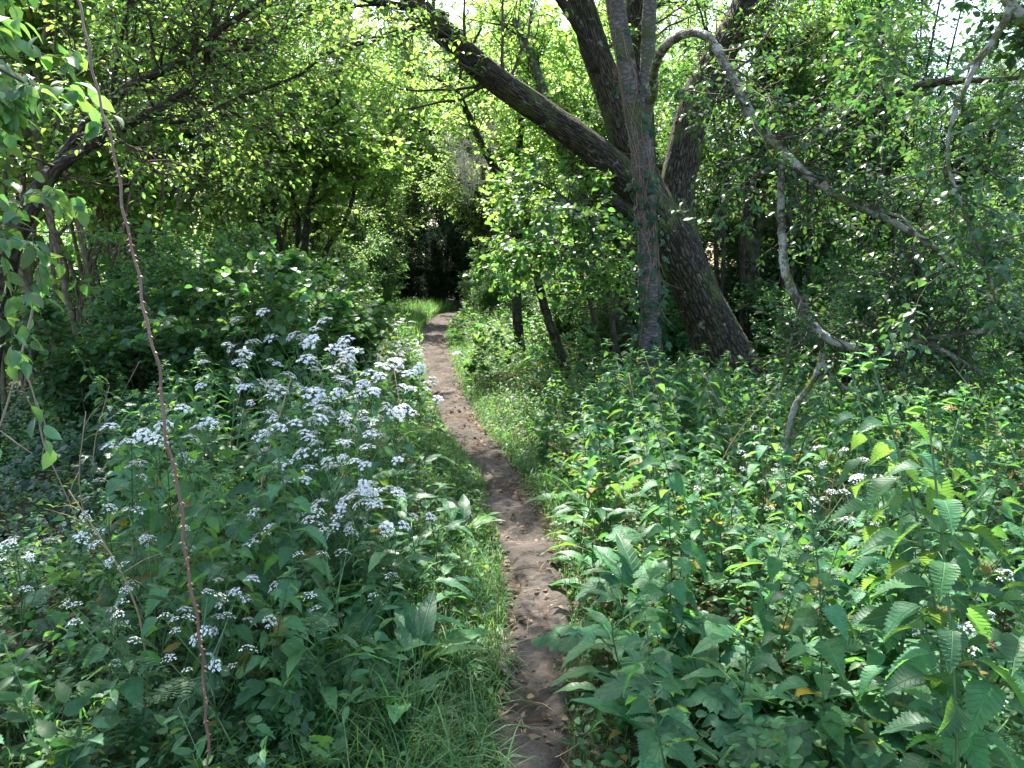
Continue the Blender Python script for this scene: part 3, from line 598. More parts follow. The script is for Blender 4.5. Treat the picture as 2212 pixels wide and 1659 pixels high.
place(PARS[:2], 'cow_parsley', 'distant cow parsley with sparse heads along the left verge', 'cow parsley', 'cow parsley far along the left verge', g, field(g, 6, -1.7, -.7, 6, 10, .5, .2), (.7, .9))
place([DOCKS[2], DOCKS[3], DOCKS[0]], 'dock_plant', 'broad leaved dock crowding the left edge of the path', 'dock', 'docks on the left path edge', g, [(on_ground(a, b)[0], on_ground(a, b)[1]) for a, b in ((905, 1390), (850, 1450), (950, 1330), (800, 1380), (900, 1500), (860, 1600), (940, 1250), (760, 1520), (1000, 1180), (920, 1180), (850, 1300), (700, 1620))], (.8, 1.05))
place(HERB+LOBE[1:], 'wood_avens', 'small leafy herb in the left foreground below the nettles', 'herb', 'low herbs, left foreground', g, field(g, 70, -2.3, -.5, 1.75, 3.6, .13, .15), (.7, 1.1), .2)
# --- right of the path
place(NET[1:], 'nettle', 'sunlit stinging nettle in the broad bed right of the path', 'nettle', 'nettles in the bed right of the path', g, field(g, 112, .35, 4.4, 2.4, 6.4, .2, .16, lambda x, y: x > .25+.05*y), (.6, .92))
place(NET[:3], 'nettle', 'nettle at the back of the right bed below the leaning trunk', 'nettle', 'nettles below the leaning trunk', g, field(g, 26, 1.4, 5, 6.6, 8.6, .3, .3), (.75, 1.0))
for i, (px, py, d) in enumerate([(2150, 790, 1.75), (2185, 900, 1.55), (1960, 860, 2.1), (2030, 800, 2.15), (2100, 950, 1.8), (2195, 1250, 1.45), (1890, 990, 2.3)]):
    p = at(px, py, d); build('nettle', NET[5], 'tall pale stemmed nettle rising at the right edge of the foreground', 'nettle', (p[0], p[1], 0), g.uniform(0, 6.28), 'tall nettles at the right edge', max(.5, p[2]/1.15), g.uniform(-.08, .08))
place(LOBE+[NET[2], NET[3]], 'mallow_plant', 'plant with pale lobed leaves in the right foreground', 'herb', 'lobed leaved plants, right foreground', g, field(g, 30, .35, 2.2, 1.8, 4.0, .24, .2), (.8, 1.15))
place(PARS_SM, 'cow_parsley', 'fine leaved cow parsley among the right foreground nettles', 'cow parsley', 'cow parsley among the right nettles', g, field(g, 12, .9, 3.0, 1.9, 4.2, .3, .3), (.8, 1.2))
place(DOCKS, 'dock_plant', 'broad dock with long wavy leaves on the right edge of the path', 'dock', 'docks on the right path edge', g, [(on_ground(a, b)[0], on_ground(a, b)[1]) for a, b in ((1330, 1560), (1420, 1640), (1520, 1560), (1600, 1650), (1260, 1240), (1380, 1330), (1480, 1430), (1700, 1600), (1560, 1700), (1290, 1300), (1340, 1420), (1300, 1180), (1250, 1100), (1400, 1250))], (.8, 1.05))
p = on_ground(1390, 1520); build('hogweed', HOGS[0], 'hogweed with one big lobed leaf reaching over the path edge', 'hogweed', (p[0]+.02, p[1]+.05, 0), 3.3, None, .95)
for a, b, k in ((1700, 1500, 1), (1830, 1600, 2), (1900, 1350, 1), (2050, 1500, 0), (1600, 1350, 2)):
    p = on_ground(a, b+120); build('hogweed', HOGS[k], 'lobed hogweed plant under the nettles in the right foreground', 'hogweed', (p[0], p[1], 0), g.uniform(0, 6), 'hogweeds under the right nettles', 1.1)
place(NET[:2]+HERB, 'verge_weed', 'knee high weed among the herbs below the slim grey trunk', 'weed', 'weeds below the slim trunk', g, field(g, 130, .25, 3.2, 5.0, 10.5, .2, .2), (.8, 1.15), .2)
place(NET[2:4], 'nettle', 'nettle hiding the foot of the slim grey trunk', 'nettle', 'nettles at the foot of the slim trunk', g, [(1.0, 5.8), (1.2, 6.0), (1.4, 5.9), (1.1, 6.3), (1.3, 6.4), (1.55, 6.2), (.9, 6.2), (1.25, 5.6), (1.5, 5.7), (.85, 5.7), (1.7, 6.5), (1.05, 6.6)], (.95, 1.15))
place(HERB, 'ground_herb', 'small leafy herb on the bank beside the path, right', 'herb', 'low herbs, right bank', g, field(g, 90, .1, 3.2, 3.2, 9.5, .2, .12), (.7, 1.2), .2)
place(HERB, 'ground_herb', 'small leafy herb along the narrow far stretch of the path', 'herb', 'low herbs along the far path', g, field(g, 90, -3.2, 1.5, 8, 20, .3, .1), (1.2, 2.0), .2)

def make_dry(seed, H=.7):
    g = rs(seed); s = MB(); P = stalk(H, g, .35, 8); tubes(s, P, np.linspace(.004, .002, 8), 5); l = s
    for i in range(5):
        c = ip(P, g.uniform(.4, 1)); d = nrm(g.normal(size=3)*[1, 1, .4]+[0, 0, .3]); L = g.uniform(.06, .2); tubes(l, np.array([c, c+d*L*.5+[0, 0, .01], c+d*L]), np.array([.0016, .0012, .0007]), 3)
    return [('stem', s.mesh('dry_stalk', M['straw']))]
DRY = [make_dry(700), make_dry(701, .9), make_dry(702, .55)]
place(DRY, 'dry_stalk', 'dry brown dead stalk standing among the green plants on the right', 'dead stalk', 'dead stalks among the right hand plants', g, field(g, 16, .5, 3.2, 2.4, 6, .3, .2), (.8, 1.2), .5)
place(DRY, 'dry_stalk', 'dry brown dead stalk standing among the plants on the left', 'dead stalk', 'dead stalks among the left hand plants', g, field(g, 12, -3.2, -.6, 2.3, 6, .3, .2), (.8, 1.2), .5)
# ------------------------------------------------------------------ generic trees and shrubs (shared meshes)
def arr(lst, K): 
    P = []; R = []
    for p, r in lst:
        a, b = smooth(p, r, K); P.append(a); R.append(b)
    return np.array(P), np.array(R)
def make_tree(seed, stems, H, r0, spread, nb, nt_, per, size, tp, leaf, bark, branchL=(.9, 2.0), twigL=(.25, .6), tmin=.25, up=.05, lean=(0, 0), wig=.18, sides=7, twigm='twig', droop=.2, cover=0):
    g = rs(seed); L = []
    for i in range(stems):
        a = g.uniform(0, 2*PI) if stems > 1 else 0; sp = spread*g.uniform(.3, 1.0); h = H*g.uniform(.8, 1.05); b = np.array([math.cos(a), math.sin(a), 0])
        t = np.linspace(0, 1, 6)[:, None]; p = b*.12*min(1, stems-1)+b*sp*t**1.3+np.array([lean[0], lean[1], 0])*t**1.5+np.array([0, 0, h])*t+g.normal(size=(6, 3))*[wig*.4, wig*.4, 0]*np.sin(t*PI); p[0, 2] = -.1
        L.append((p, r0*g.uniform(.7, 1.1)*np.linspace(1, .25, 6)))
    P, R = arr(L, 16); wd = MB(); tubes(wd, P, R, sides, rough=.03, lump=.05)
    P1, R1 = spawn(P, R, nb, branchL, (.5, 1.1), tmin, 1, up, wig, 7, .5, g, rmin=.004); 
    P2, R2 = spawn(np.concatenate([P1]), R1, nt_, twigL, (.4, 1.1), .12, 1, up*.3-.02, .15, 4, .5, g)
    tw = MB(); tubes(tw, P1, R1, 4); tubes(tw, P2, R2, 3)
    lf = MB(); twig_leaves(lf, tp, P2, per, size, g, droop); twig_leaves(lf, tp, P1, per, size, g, droop)
    return [('trunk', wd.mesh('trunk', M[bark])), ('branches', tw.mesh('branches', M[twigm])), ('crown', lf.mesh('crown', M[leaf]))]
HAZ = [make_tree(600+i, 8, 5.6, .035, 1.3, 110, 1700, 8, (.045, .08), LEAF_ROUND, 'hazel', 'hazelb', (.6, 1.4)) for i in range(2)]
HAW = [make_tree(610+i, 2, 4.6, .07, 1.2, 85, 2500, 8, (.03, .05), LEAF_OV, 'haw', 'darkb', (.8, 1.9), (.2, .5), .2, .03, (.3, .2), .3) for i in range(2)]
HAWR = [make_tree(614+i, 2, 4.6, .07, 1.2, 85, 2500, 8, (.03, .05), LEAF_OV, 'hazeldk', 'darkb', (.8, 1.9), (.2, .5), .2, .03, (.3, .2), .3) for i in range(2)]
MAP = [make_tree(620+i, 1, 8.5, .12, 0, 85, 2800, 9, (.055, .09), LEAF_OV2, 'maple', 'greyb', (1.2, 2.8), (.3, .8), .22, .04, ((-1) ** i*.9, .3), .25, 10) for i in range(3)]
BUSH = [make_tree(630, 12, 2.0, .012, .9, 120, 1300, 7, (.045, .075), LEAF_ROUND, 'hazeldk', 'hazelb', (.4, .9), (.15, .4), .1),
        make_tree(631, 14, 1.7, .01, 1.0, 130, 1500, 7, (.035, .055), LEAF_OV, 'hazeldk', 'darkb', (.4, .9), (.15, .35), .1),
        make_tree(632, 12, 2.3, .012, .9, 130, 1400, 7, (.04, .065), LEAF_OV2, 'hazeldk', 'hazelb', (.4, 1.0), (.15, .4), .1)]
BUSHL = [make_tree(636+i, 12, 1.75, .011, .8, 80, 560, 6, (.07, .105), LEAF_ROUND, 'hazeldk', 'hazelb', (.35, .8), (.15, .4), .1) for i in range(2)]
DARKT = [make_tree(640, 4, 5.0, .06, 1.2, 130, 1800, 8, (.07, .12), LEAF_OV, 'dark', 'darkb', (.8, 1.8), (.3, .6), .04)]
ARCH = [make_tree(660+i, 6, 6.6, .04, .8, 110, 1500, 8, (.045, .085), LEAF_ROUND, 'hazel', 'hazelb', (.7, 1.7), (.25, .7), .3, .02, (2.6, 0), .2) for i in range(2)]
POLE = [make_tree(650+i, 3, 6.5, .045, .5, 40, 500, 7, (.05, .08), LEAF_OV2, 'hazeldk', 'darkb', (.5, 1.3), (.2, .5), .45, .05, (.2, .2), .25) for i in range(2)]

def tree(kind, name, label, cat, x, y, g, s=1.0, group=None, rz=None):
    return build(name, kind, label, cat, (x, y, float(gz(x, y))-.03), g.uniform(0, 2*PI) if rz is None else rz, group, s)
g = rs(71)
# row of trees left of the path, front to back
for x, y, s in ((-4.9, 9.6, 1.0), (-3.9, 12, 1.0), (-4.9, 14.5, 1.1), (-5.2, 17.2, 1.05), (-5.0, 20.5, 1.15), (-4.6, 24, 1.2), (-7.4, 15, .8), (-6.8, 19, 1.0)):
    tree(HAZ[g.randint(2)], 'hazel', 'many stemmed hazel in the leafy row on the left of the path', 'hazel', x, y, g, s, 'hazels in the left row')
for x, y, s in ((-3.7, 13.8, .95), (-6.0, 12.6, .8), (-5.2, 19.2, 1.0), (-5.8, 17.5, .9), (-4.9, 22, 1.0)):
    tree(HAW[g.randint(2)], 'hawthorn', 'twiggy hawthorn between the hazels on the left of the path', 'hawthorn', x, y, g, s, 'hawthorns in the left row')
for x, y, s in ((-6.2, 27, 1.0), (-8, 23, .8), (-5.4, 32, 1.1), (-9.5, 28, .8), (-1.6, 37, 1.3), (-4.5, 38, 1.4), (-.2, 42, 1.6), (-7.5, 40, 1.3), (3, 42, 1.5), (.8, 32, 1.35), (-.8, 27.5, 1.15), (-1.4, 34.5, 1.2), (-3.2, 36, 1.2)):
    tree(MAP[g.randint(3)], 'maple', 'tall bright maple rising behind the hazels on the left', 'maple', x, y, g, s, 'maples behind the left row')
# right side
for x, y, s in ((5.6, 15.5, 1.0), (2.6, 20, .95), (7.5, 20, 1.0), (4.6, 25, 1.05), (1.9, 28, 1.1), (6.8, 30, 1.1), (2.8, 37, 1.2)):
    tree(MAP[g.randint(3)], 'maple', 'tall maple in the wood behind the leaning willow on the right', 'maple', x, y, g, s, 'maples in the right wood')
for x, y, s in ((2.2, 12.6, .95), (3.9, 11.8, 1.0), (1.9, 17.2, .95), (5.8, 17.5, 1.1), (7.1, 13.2, 1.05), (8.6, 15.5, 1.25), (8.2, 12.9, .9), (10.6, 18.5, 1.5), (1.3, 22, 1.0), (6.6, 9.4, .7)):
    tree(HAWR[g.randint(2)], 'hawthorn', 'dense dark hawthorn in the thicket behind the right hand trees', 'hawthorn', x, y, g, s, 'hawthorns in the right thicket')
for x, y, s in ((3.0, 10.6, .9), (4.8, 10.2, 1.0), (4.3, 12.9, 1.0), (6.0, 12.5, 1.0), (2.6, 14.6, 1.0), (7.2, 10.4, 1.0), (3.6, 15.8, 1.1)):
    tree(POLE[g.randint(2)], 'thin_tree', 'thin dark pole stemmed tree in the shade behind the willow', 'tree', x, y, g, s, 'thin trees behind the willow')
# two unseen trees, added so their crowns dapple the foreground with shade
OVER = [make_tree(670+i, 1, 8.2, .11, 0, 40, 760, 7, (.07, .11), LEAF_OV2, 'maple', 'greyb', (.9, 2.3), (.3, .7), .5, .03, (4.2, 1.8), .25, 10) for i in range(2)]
build('added_shade_tree', OVER[0], 'tall unseen tree added left of the view, its high crown shading the thorny stem and foreground', 'added_shade_tree', (-4.75, 4.5, 0), 0.0)
build('added_shade_tree', OVER[1], 'tall unseen tree added right of the view, its high crown shading the nettles', 'added_shade_tree', (5.0, 3.9, 0), PI-.9, None, .93)
# hazels whose poles arch in over the path
for x, y, s, rz in ((-4.8, 9.2, 1.0, .1), (-6.2, 24, 1.3, -.1), (-6.8, 20.5, 1.2, .1)):
    tree(ARCH[g.randint(2)], 'hazel', 'hazel whose poles arch in from the left over the path', 'hazel', x, y, g, s, 'hazels arching from the left', rz)
for x, y, s, rz in ((3.0, 13.6, .95, PI), (2.9, 18, 1.0, PI+.3), (2.9, 23, 1.1, PI-.2), (3.4, 30, 1.3, PI)):
    tree(ARCH[g.randint(2)], 'hazel', 'hazel whose poles arch in from the right over the path', 'hazel', x, y, g, s, 'hazels arching from the right', rz)
# more thin poles in the dark thicket
for k in range(16):
    x = g.uniform(3.2, 7.5); y = g.uniform(9.6, 14.5)
    if x/y > .51: continue
    tree(POLE[g.randint(2)], 'thin_tree', 'thin dark pole stemmed tree in the shade behind the willow', 'tree', x, y, g, g.uniform(.6, 1.0), 'thin trees behind the willow')
# shrubs
for x, y, s in ((-2.75, 6.7, .72), (-2.7, 8.2, .8), (-3.5, 7.9, .9), (-2.9, 10.0, .8), (-3.1, 12.2, .8), (-3.2, 14.6, .85), (-4.4, 10.8, 1.0), (-7.0, 9.6, .8), (-4.6, 20, .8), (-6, 12, 1.1), (-8.6, 13, 1.2), (-7.4, 11.5, .9), (-9.4, 15, 1.4), (-7.2, 17, 1.5), (-5.9, 9.9, .9), (-11, 19, 1.6), (-9, 20, 1.6), (-3.9, 23, 1.0), (-5.3, 26.2, 1.25), (-4.9, 33.5, 1.5), (-2.4, 35.5, 1.5)):
    tree(BUSH[g.randint(3)], 'shrub', 'round leaved shrub in the understorey left of the path', 'shrub', x, y, g, s, 'understorey shrubs on the left')
for x, y, s in ((1.9, 12.4, .7), (1.3, 14, .7), (1.0, 16.0, .8), (.5, 18.5, .8), (.3, 21, .9), (-.3, 23.5, 1.0), (4.8, 14, 1.1), (7, 13, 1.1), (6.2, 7.4, .8), (5.4, 6, .75), (7.6, 8.9, 1.0), (8.6, 11.5, 1.1), (4.5, 5.2, .6), (10.5, 15, 1.2), (3.8, 17, 1.1), (7.4, 16, 1.3), (1.6, 24, 1), (12.5, 19, 1.4), (10, 19, 1.5), (14, 24, 1.6), (-.9, 25.5, .8), (-.7, 22.5, .6), (4.1, 6.9, .55), (5.0, 8.3, .8), (5.9, 9.4, .9), (3.4, 8.9, .5), (6.8, 11.6, 1.0), (5.6, 12.4, 1.0), (3.7, 10.4, .7), (4.6, 9.6, .7), (8.9, 13.6, 1.2), (7.8, 12.2, 1.0), (3.3, 12.0, .9), (4.2, 11.6, .9), (5.0, 11.0, .9), (6.2, 10.6, 1.0), (7.0, 10.8, 1.0), (4.4, 12.8, 1.1), (6.6, 12.2, 1.1), (2.6, 13.4, .9), (5.8, 8.0, .8), (2.5, 11.2, .6), (1.3, 11.6, .5), (1.0, 13, .55)):
    tree(BUSH[g.randint(3)], 'shrub', 'leafy shrub in the undergrowth on the right of the path', 'shrub', x, y, g, s, 'understorey shrubs on the right')
for x, y, s, k in ((-2.3, 6.0, .75, 1), (-2.1, 7.2, .75, 0), (-3.0, 7.4, .9, 0), (-1.9, 8.9, .75, 1), (-2.75, 8.3, .85, 0), (-3.35, 6.3, .62, 1), (-3.9, 7.0, .6, 0)):
    tree(BUSHL[k], 'hazel_shrub', 'low shrub of round hazel leaves behind the white flowers', 'shrub', x, y, g, s, 'round leaved shrubs behind the white flowers')
# near-black trees closing the path: shade of the tunnel mouth put into leaf colour
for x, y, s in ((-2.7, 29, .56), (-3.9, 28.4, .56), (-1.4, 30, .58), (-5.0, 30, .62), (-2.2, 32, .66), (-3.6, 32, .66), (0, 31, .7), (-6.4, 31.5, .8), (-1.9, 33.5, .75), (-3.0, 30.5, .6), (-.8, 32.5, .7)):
    tree(DARKT[0], 'tunnel_shade_tree', 'near black tree whose leaf colour gives the shade closing the far end of the path', 'tunnel_shade_tree', x, y, g, s, 'trees coloured as shade at the end of the path')
for x in range(-34, 36, 4):
    yy = 44-abs(x)*.35+g.uniform(-1, 1)
    if .42 < abs(x)/yy < .7: tree(BUSH[g.randint(3)], 'shrub', 'shrub on the sunny field edge beyond the wood', 'shrub', x, yy, g, 1.5, 'shrubs at the field edge'); continue
    tree(MAP[g.randint(3)], 'maple', 'tree standing at the far edge of the wood beyond everything else', 'maple', x+g.uniform(-1, 1), yy, g, 1.25, 'trees at the far edge of the wood')

# ------------------------------------------------------------------ individual trees drawn from the photo
def hand_tree(name, label, cat, limbs, bark, g, K=40, sides=20, rough=.05, lump=.04, foliage=None, twigm='twig', base=None):
    """limbs: list of (part name, rows); foliage: dict(leaf, tp, size, nb, nt, per, ...)"""
    t = thing(name, label, cat, (0, 0, 0)); allP = []; allR = []
    for i, (pn, rows, *o) in enumerate(limbs):
        P, R = limb(rows); k = o[0] if o else K
        A, B = smooth(P, R, k, .0 if R.max() > .08 else .08, i); mb = MB()
        tubes(mb, A, B, sides if R.max() > .04 else 10, ref=(.12, 1, .07), rough=rough, lump=lump, vs=1.0, seed=i*1.3)
        mb.obj(pn, M[bark], t)
        a, b = smooth(P, R, 24); allP.append(a); allR.append(b)
    f = foliage
    if f:
        sel = f.get('on', range(len(allP))); P = np.array([allP[i] for i in sel]); R = np.array([allR[i] for i in sel])
        P1, R1 = spawn(P, R, f['nb'], f.get('bl', (.5, 1.3)), f.get('ang', (.6, 1.3)), f.get('tmin', .1), 1, f.get('up', .06), f.get('wig', .2), 8, .35, g, rmin=f.get('r1', .004), out=f.get('out'))
        R1 = np.minimum(R1, f.get('r1max', .02)*np.linspace(1, .3, 8)[None, :])
        P2, R2 = spawn(P1, R1, f['nt'], f.get('tl', (.15, .45)), (.5, 1.2), .1, 1, f.get('up2', 0), .2, 5, .5, g)
        tw = MB(); tubes(tw, P1, R1, 5); tubes(tw, P2, R2, 3); tw.obj('twigs', M[twigm], t)
        if f.get('per'):
            lf = MB(); twig_leaves(lf, f['tp'], P2, f['per'], f['size'], g, f.get('droop', .25)); twig_leaves(lf, f['tp'], P1, f['per'], f['size'], g); lf.obj('crown', M[f['leaf']], t)
    return t
g = rs(91)
# big leaning willow
hand_tree('willow', 'massive dark willow with furrowed bark, its trunk leaning left over the path', 'willow', [
    ('trunk', [(1660, 960, 8.9, 270), (1618, 880, 9, 190), (1572, 790, 9, 142), (1530, 690, 9, 118), (1485, 590, 9, 108), (1450, 510, 9, 112), (1415, 450, 9, 100)], 90),
    ('limb', [(1455, 520, 9, 95), (1390, 425, 8.95, 84), (1300, 338, 8.8, 76), (1185, 252, 8.6, 68), (1080, 178, 8.4, 64), (980, 92, 8.2, 60), (895, 5, 8.0, 55), (820, -110, 7.9, 44), (770, -230, 7.9, 30)], 110),
    ('limb', [(1450, 520, 9.15, 90), (1400, 400, 9.3, 78), (1350, 290, 9.3, 74), (1310, 180, 9.3, 72), (1280, 90, 9.3, 68), (1250, -10, 9.3, 60), (1200, -160, 9.2, 52), (1150, -380, 9, 36)], 90),
    ('limb', [(1490, 600, 9.2, 95), (1462, 450, 9.45, 88), (1478, 330, 9.5, 86), (1510, 210, 9.5, 82), (1560, 110, 9.6, 74), (1618, -10, 9.7, 62), (1680, -160, 9.7, 50), (1720, -400, 9.6, 35)], 90),
    ('limb', [(1400, 460, 9.2, 62), (1385, 250, 9.5, 58), (1375, 80, 9.6, 55), (1370, -80, 9.6, 48), (1340, -320, 9.4, 34)], 60),
    ('limb', [(1290, 150, 9.2, 30), (1250, 60, 9.1, 26), (1200, -15, 9.0, 22), (1120, -140, 8.8, 16)], 30),
    ('limb', [(1390, 475, 8.9, 44), (1350, 455, 8.7, 38), (1305, 432, 8.6, 30)], 14),
    ('limb', [(965, 38, 8.2, 26), (900, 20, 8.0, 20), (840, 8, 7.8, 18), (780, -5, 7.6, 14), (700, -60, 7.3, 10)], 24),
    ('limb', [(975, 60, 8.2, 10), (900, 60, 8.0, 9), (840, 80, 7.8, 8), (760, 100, 7.6, 7), (690, 118, 7.4, 6)], 24),
    ], 'willow', g, 60, 30, .055, .05, dict(on=[1, 2, 3, 4, 7], tmin=.45, leaf='haw', tp=LEAF_LONG, size=(.06, .10), nb=90, nt=1000, per=7, bl=(.8, 2.2), up=.07, tl=(.2, .6)))
# slim crab apple with the arching pale branch
APPLE_L = [
    ('trunk', [(1412, 920, 7, 64), (1406, 790, 7, 57), (1402, 650, 7, 52), (1398, 520, 7, 50), (1392, 400, 7, 50), (1384, 300, 7, 54), (1370, 230, 7, 50), (1350, 120, 7, 46), (1328, 0, 7, 44), (1312, -120, 7, 40), (1290, -380, 6.8, 28)], 120),
    ('limb', [(1388, 320, 7, 34), (1394, 230, 6.98, 38), (1400, 120, 6.95, 37), (1404, 0, 6.9, 35), (1412, -140, 6.9, 30), (1430, -350, 6.8, 20)], 60),
    ('limb', [(1398, 250, 7.1, 20.9), (1412, 200, 6.8, 22.6), (1412, 160, 6.4, 23.5), (1430, 110, 6.0, 24.4), (1475, 74, 5.7, 23.5), (1522, 76, 5.5, 22.6), (1556, 120, 5.4, 24.4), (1592, 190, 5.3, 24.4), (1630, 262, 5.25, 25.2), (1690, 326, 5.2, 26.1), (1740, 375, 5.1, 20.9), (1830, 435, 5, 19.1), (1920, 475, 4.9, 17.4), (2000, 522, 4.8, 14.8), (2060, 572, 4.7, 11.3), (2130, 640, 4.6, 6.1)], 110),
    ('limb', [(1690, 320, 5.2, 19.1), (1687, 420, 5.2, 19.1), (1690, 520, 5.2, 21.8), (1700, 600, 5.1, 22.6), (1742, 685, 5.1, 23.5), (1790, 732, 5, 20.9), (1860, 754, 4.9, 19.1), (1930, 757, 4.8, 20.9), (2000, 737, 4.7, 20.9), (2080, 720, 4.6, 13.1), (2225, 711, 4.5, 8.7)], 90),
    ('limb', [(1768, 715, 5.05, 14.8), (1776, 770, 5.05, 15.7), (1752, 830, 5.05, 14.8), (1716, 880, 5.05, 16.5), (1703, 950, 5.05, 16.5), (1700, 1010, 5.05, 15.7)], 40),
    ('limb', [(1772, 775, 5.05, 10.4), (1800, 820, 5.0, 11.3), (1840, 842, 4.95, 10.4), (1900, 835, 4.9, 7.0), (1980, 815, 4.8, 4.3)], 30),
    ('limb', [(1995, 735, 4.7, 13.9), (2050, 765, 4.65, 13.1), (2105, 800, 4.6, 11.3)], 16),
    ('limb', [(1694, 335, 5.2, 12.2), (1760, 305, 5.15, 10.4), (1805, 276, 5.1, 8.7), (1850, 290, 5.1, 7.8), (1905, 296, 5.05, 7.0)], 24),
    ('limb', [(1745, 690, 5.1, 12.2), (1735, 640, 5.0, 6.1), (1700, 770, 5.0, 7.0), (1690, 830, 5.0, 7.0), (1660, 900, 5.0, 5.2)], 24),
    ('limb', [(1680, 350, 5.2, 8.7), (1640, 375, 5.4, 7.8), (1600, 385, 5.6, 7.0)], 14),
    ('limb', [(1780, 300, 5.15, 7.8), (1850, 220, 5.2, 7.8), (1900, 160, 5.25, 7.0), (1990, 90, 5.3, 5.2)], 20),
    ('limb', [(1880, 445, 4.95, 8.7), (1960, 480, 4.8, 7.0), (1975, 540, 4.8, 7.0), (1970, 600, 4.8, 4.3)], 20),
    ('limb', [(1830, 432, 5.0, 7.8), (1900, 400, 5.0, 6.1), (2000, 370, 5.0, 5.2), (2100, 330, 5.0, 3.5)], 20),
    ('limb', [(2000, 590, 4.85, 5.2), (1900, 590, 4.9, 6.1), (1950, 610, 4.9, 6.1), (1990, 665, 4.85, 5.2), (2010, 700, 4.8, 3.5)], 20),
    ]
ap = hand_tree('crab_apple', 'slim grey twin stemmed crab apple whose pale branch arches down to the nettles', 'crab apple', APPLE_L, 'lichen', g, 40, 16, .03, .05,
    dict(on=[2, 3, 5, 7, 9, 10, 11, 12, 13], leaf='apple', tp=LEAF_OV2, size=(.032, .055), nb=190, nt=1150, per=6, bl=(.25, 1.1), tl=(.1, .35), wig=.33, r1=.0035, tmin=.42, r1max=.008, out=np.array([0, .55, .1])))
for c in ap.children:
    if c.name.startswith('trunk') or (c.name.startswith('limb') and c is [x for x in ap.children if x.name.startswith('limb')][0]): c.data.materials[0] = M['slim']
# small green crab apples hanging from it
def ball(r=1.0, n=8, m=6):
    V = [(0, 0, r)]+[(r*math.sin(PI*i/m)*math.cos(2*PI*j/n), r*math.sin(PI*i/m)*math.sin(2*PI*j/n), r*math.cos(PI*i/m)*.95) for i in range(1, m) for j in range(n)]+[(0, 0, -r*.9)]
    F = [(0, 1+j, 1+(j+1) % n) for j in range(n)]+[(1+i*n+j, 1+(i+1)*n+j, 1+(i+1)*n+(j+1) % n, 1+i*n+(j+1) % n) for i in range(m-2) for j in range(n)]+[(len(V)-1, 1+(m-2)*n+(j+1) % n, 1+(m-2)*n+j) for j in range(n)]
    return mk(V, F, [(0, 0)]*len(V))
BALL = ball()
mb = MB(); scatter(mb, BALL, [[0, 0, -.02]], [[0, 1, 0]], [[0, 0, 1]], [.012]); tubes(mb, np.array([[0, 0, .012], [.002, 0, 0], [0, 0, -.01]]), np.array([.001, .001, .001]), 4)
fm = mb.mesh('fruit', M['fruit'])
for px, py in ((1895, 250), (1880, 300), (1795, 300), (1920, 335), (2040, 330), (1860, 250), (1855, 470), (1915, 472), (1960, 590), (2030, 370), (2080, 350), (1810, 290), (1745, 295), (1890, 195), (1970, 420)):
    f = link('fruit', fm, ap); f.location = at(px, py, 5.0+g.uniform(-.2, .1))
# ivy on the slim trunk: crossing roots and a few leaves
iv = thing('ivy', 'ivy with reddish crossing roots climbing the slim grey trunk', 'ivy')
TP, TR = smooth(*limb(APPLE_L[0][1]), 200); mb = MB()
for k in range(22):
    a = g.uniform(0, 2*PI); i0 = g.randint(0, 90); n = g.randint(40, 110); i1 = min(199, i0+n); idx = np.linspace(i0, i1, 40).astype(int)
    th = a+g.uniform(-1, 1)*.11*np.arange(40)+.35*np.sin(np.arange(40)*.5+a)+.5*np.sin(np.arange(40)*.17+k)
    q = TP[idx]+np.stack([np.cos(th), np.sin(th), 0*th], -1)*(TR[idx]*1.05+.004)[:, None]; tubes(mb, q, np.full(40, g.uniform(.0025, .007))*np.linspace(1, .5, 40), 5)
for k in range(26):
    i = g.randint(40, 165); a = g.uniform(0, 2*PI); d = np.array([math.cos(a), math.sin(a), g.uniform(-.5, .5)]); c = TP[i]+d*TR[i]
    q = [c]; dd = d
    for _ in range(6): dd = nrm(dd+g.normal(size=3)*.5+[0, 0, -.05]); q.append(q[-1]+dd*g.uniform(.03, .07))
    tubes(mb, np.array(q), np.linspace(.003, .001, 7), 4)
mb.obj('vine_roots', M['vine'], iv)
mb = MB(); n = 330; h = np.concatenate([g.uniform(2, 90, 280), g.uniform(70, 170, 50)]).astype(int); a = g.uniform(0, 2*PI, n); d = np.stack([np.cos(a), np.sin(a), 0*a], -1)
scatter(mb, IVY, TP[h]+d*(TR[h]+g.uniform(.01, .07, n))[:, None], np.stack([g.normal(size=n)*.5, g.normal(size=n)*.4-.2, -1+g.rand(n)*.6], -1), d+g.normal(size=(n, 3))*.3, g.uniform(.05, .1, n))
mb.obj('leaves', M['ivy'], iv)
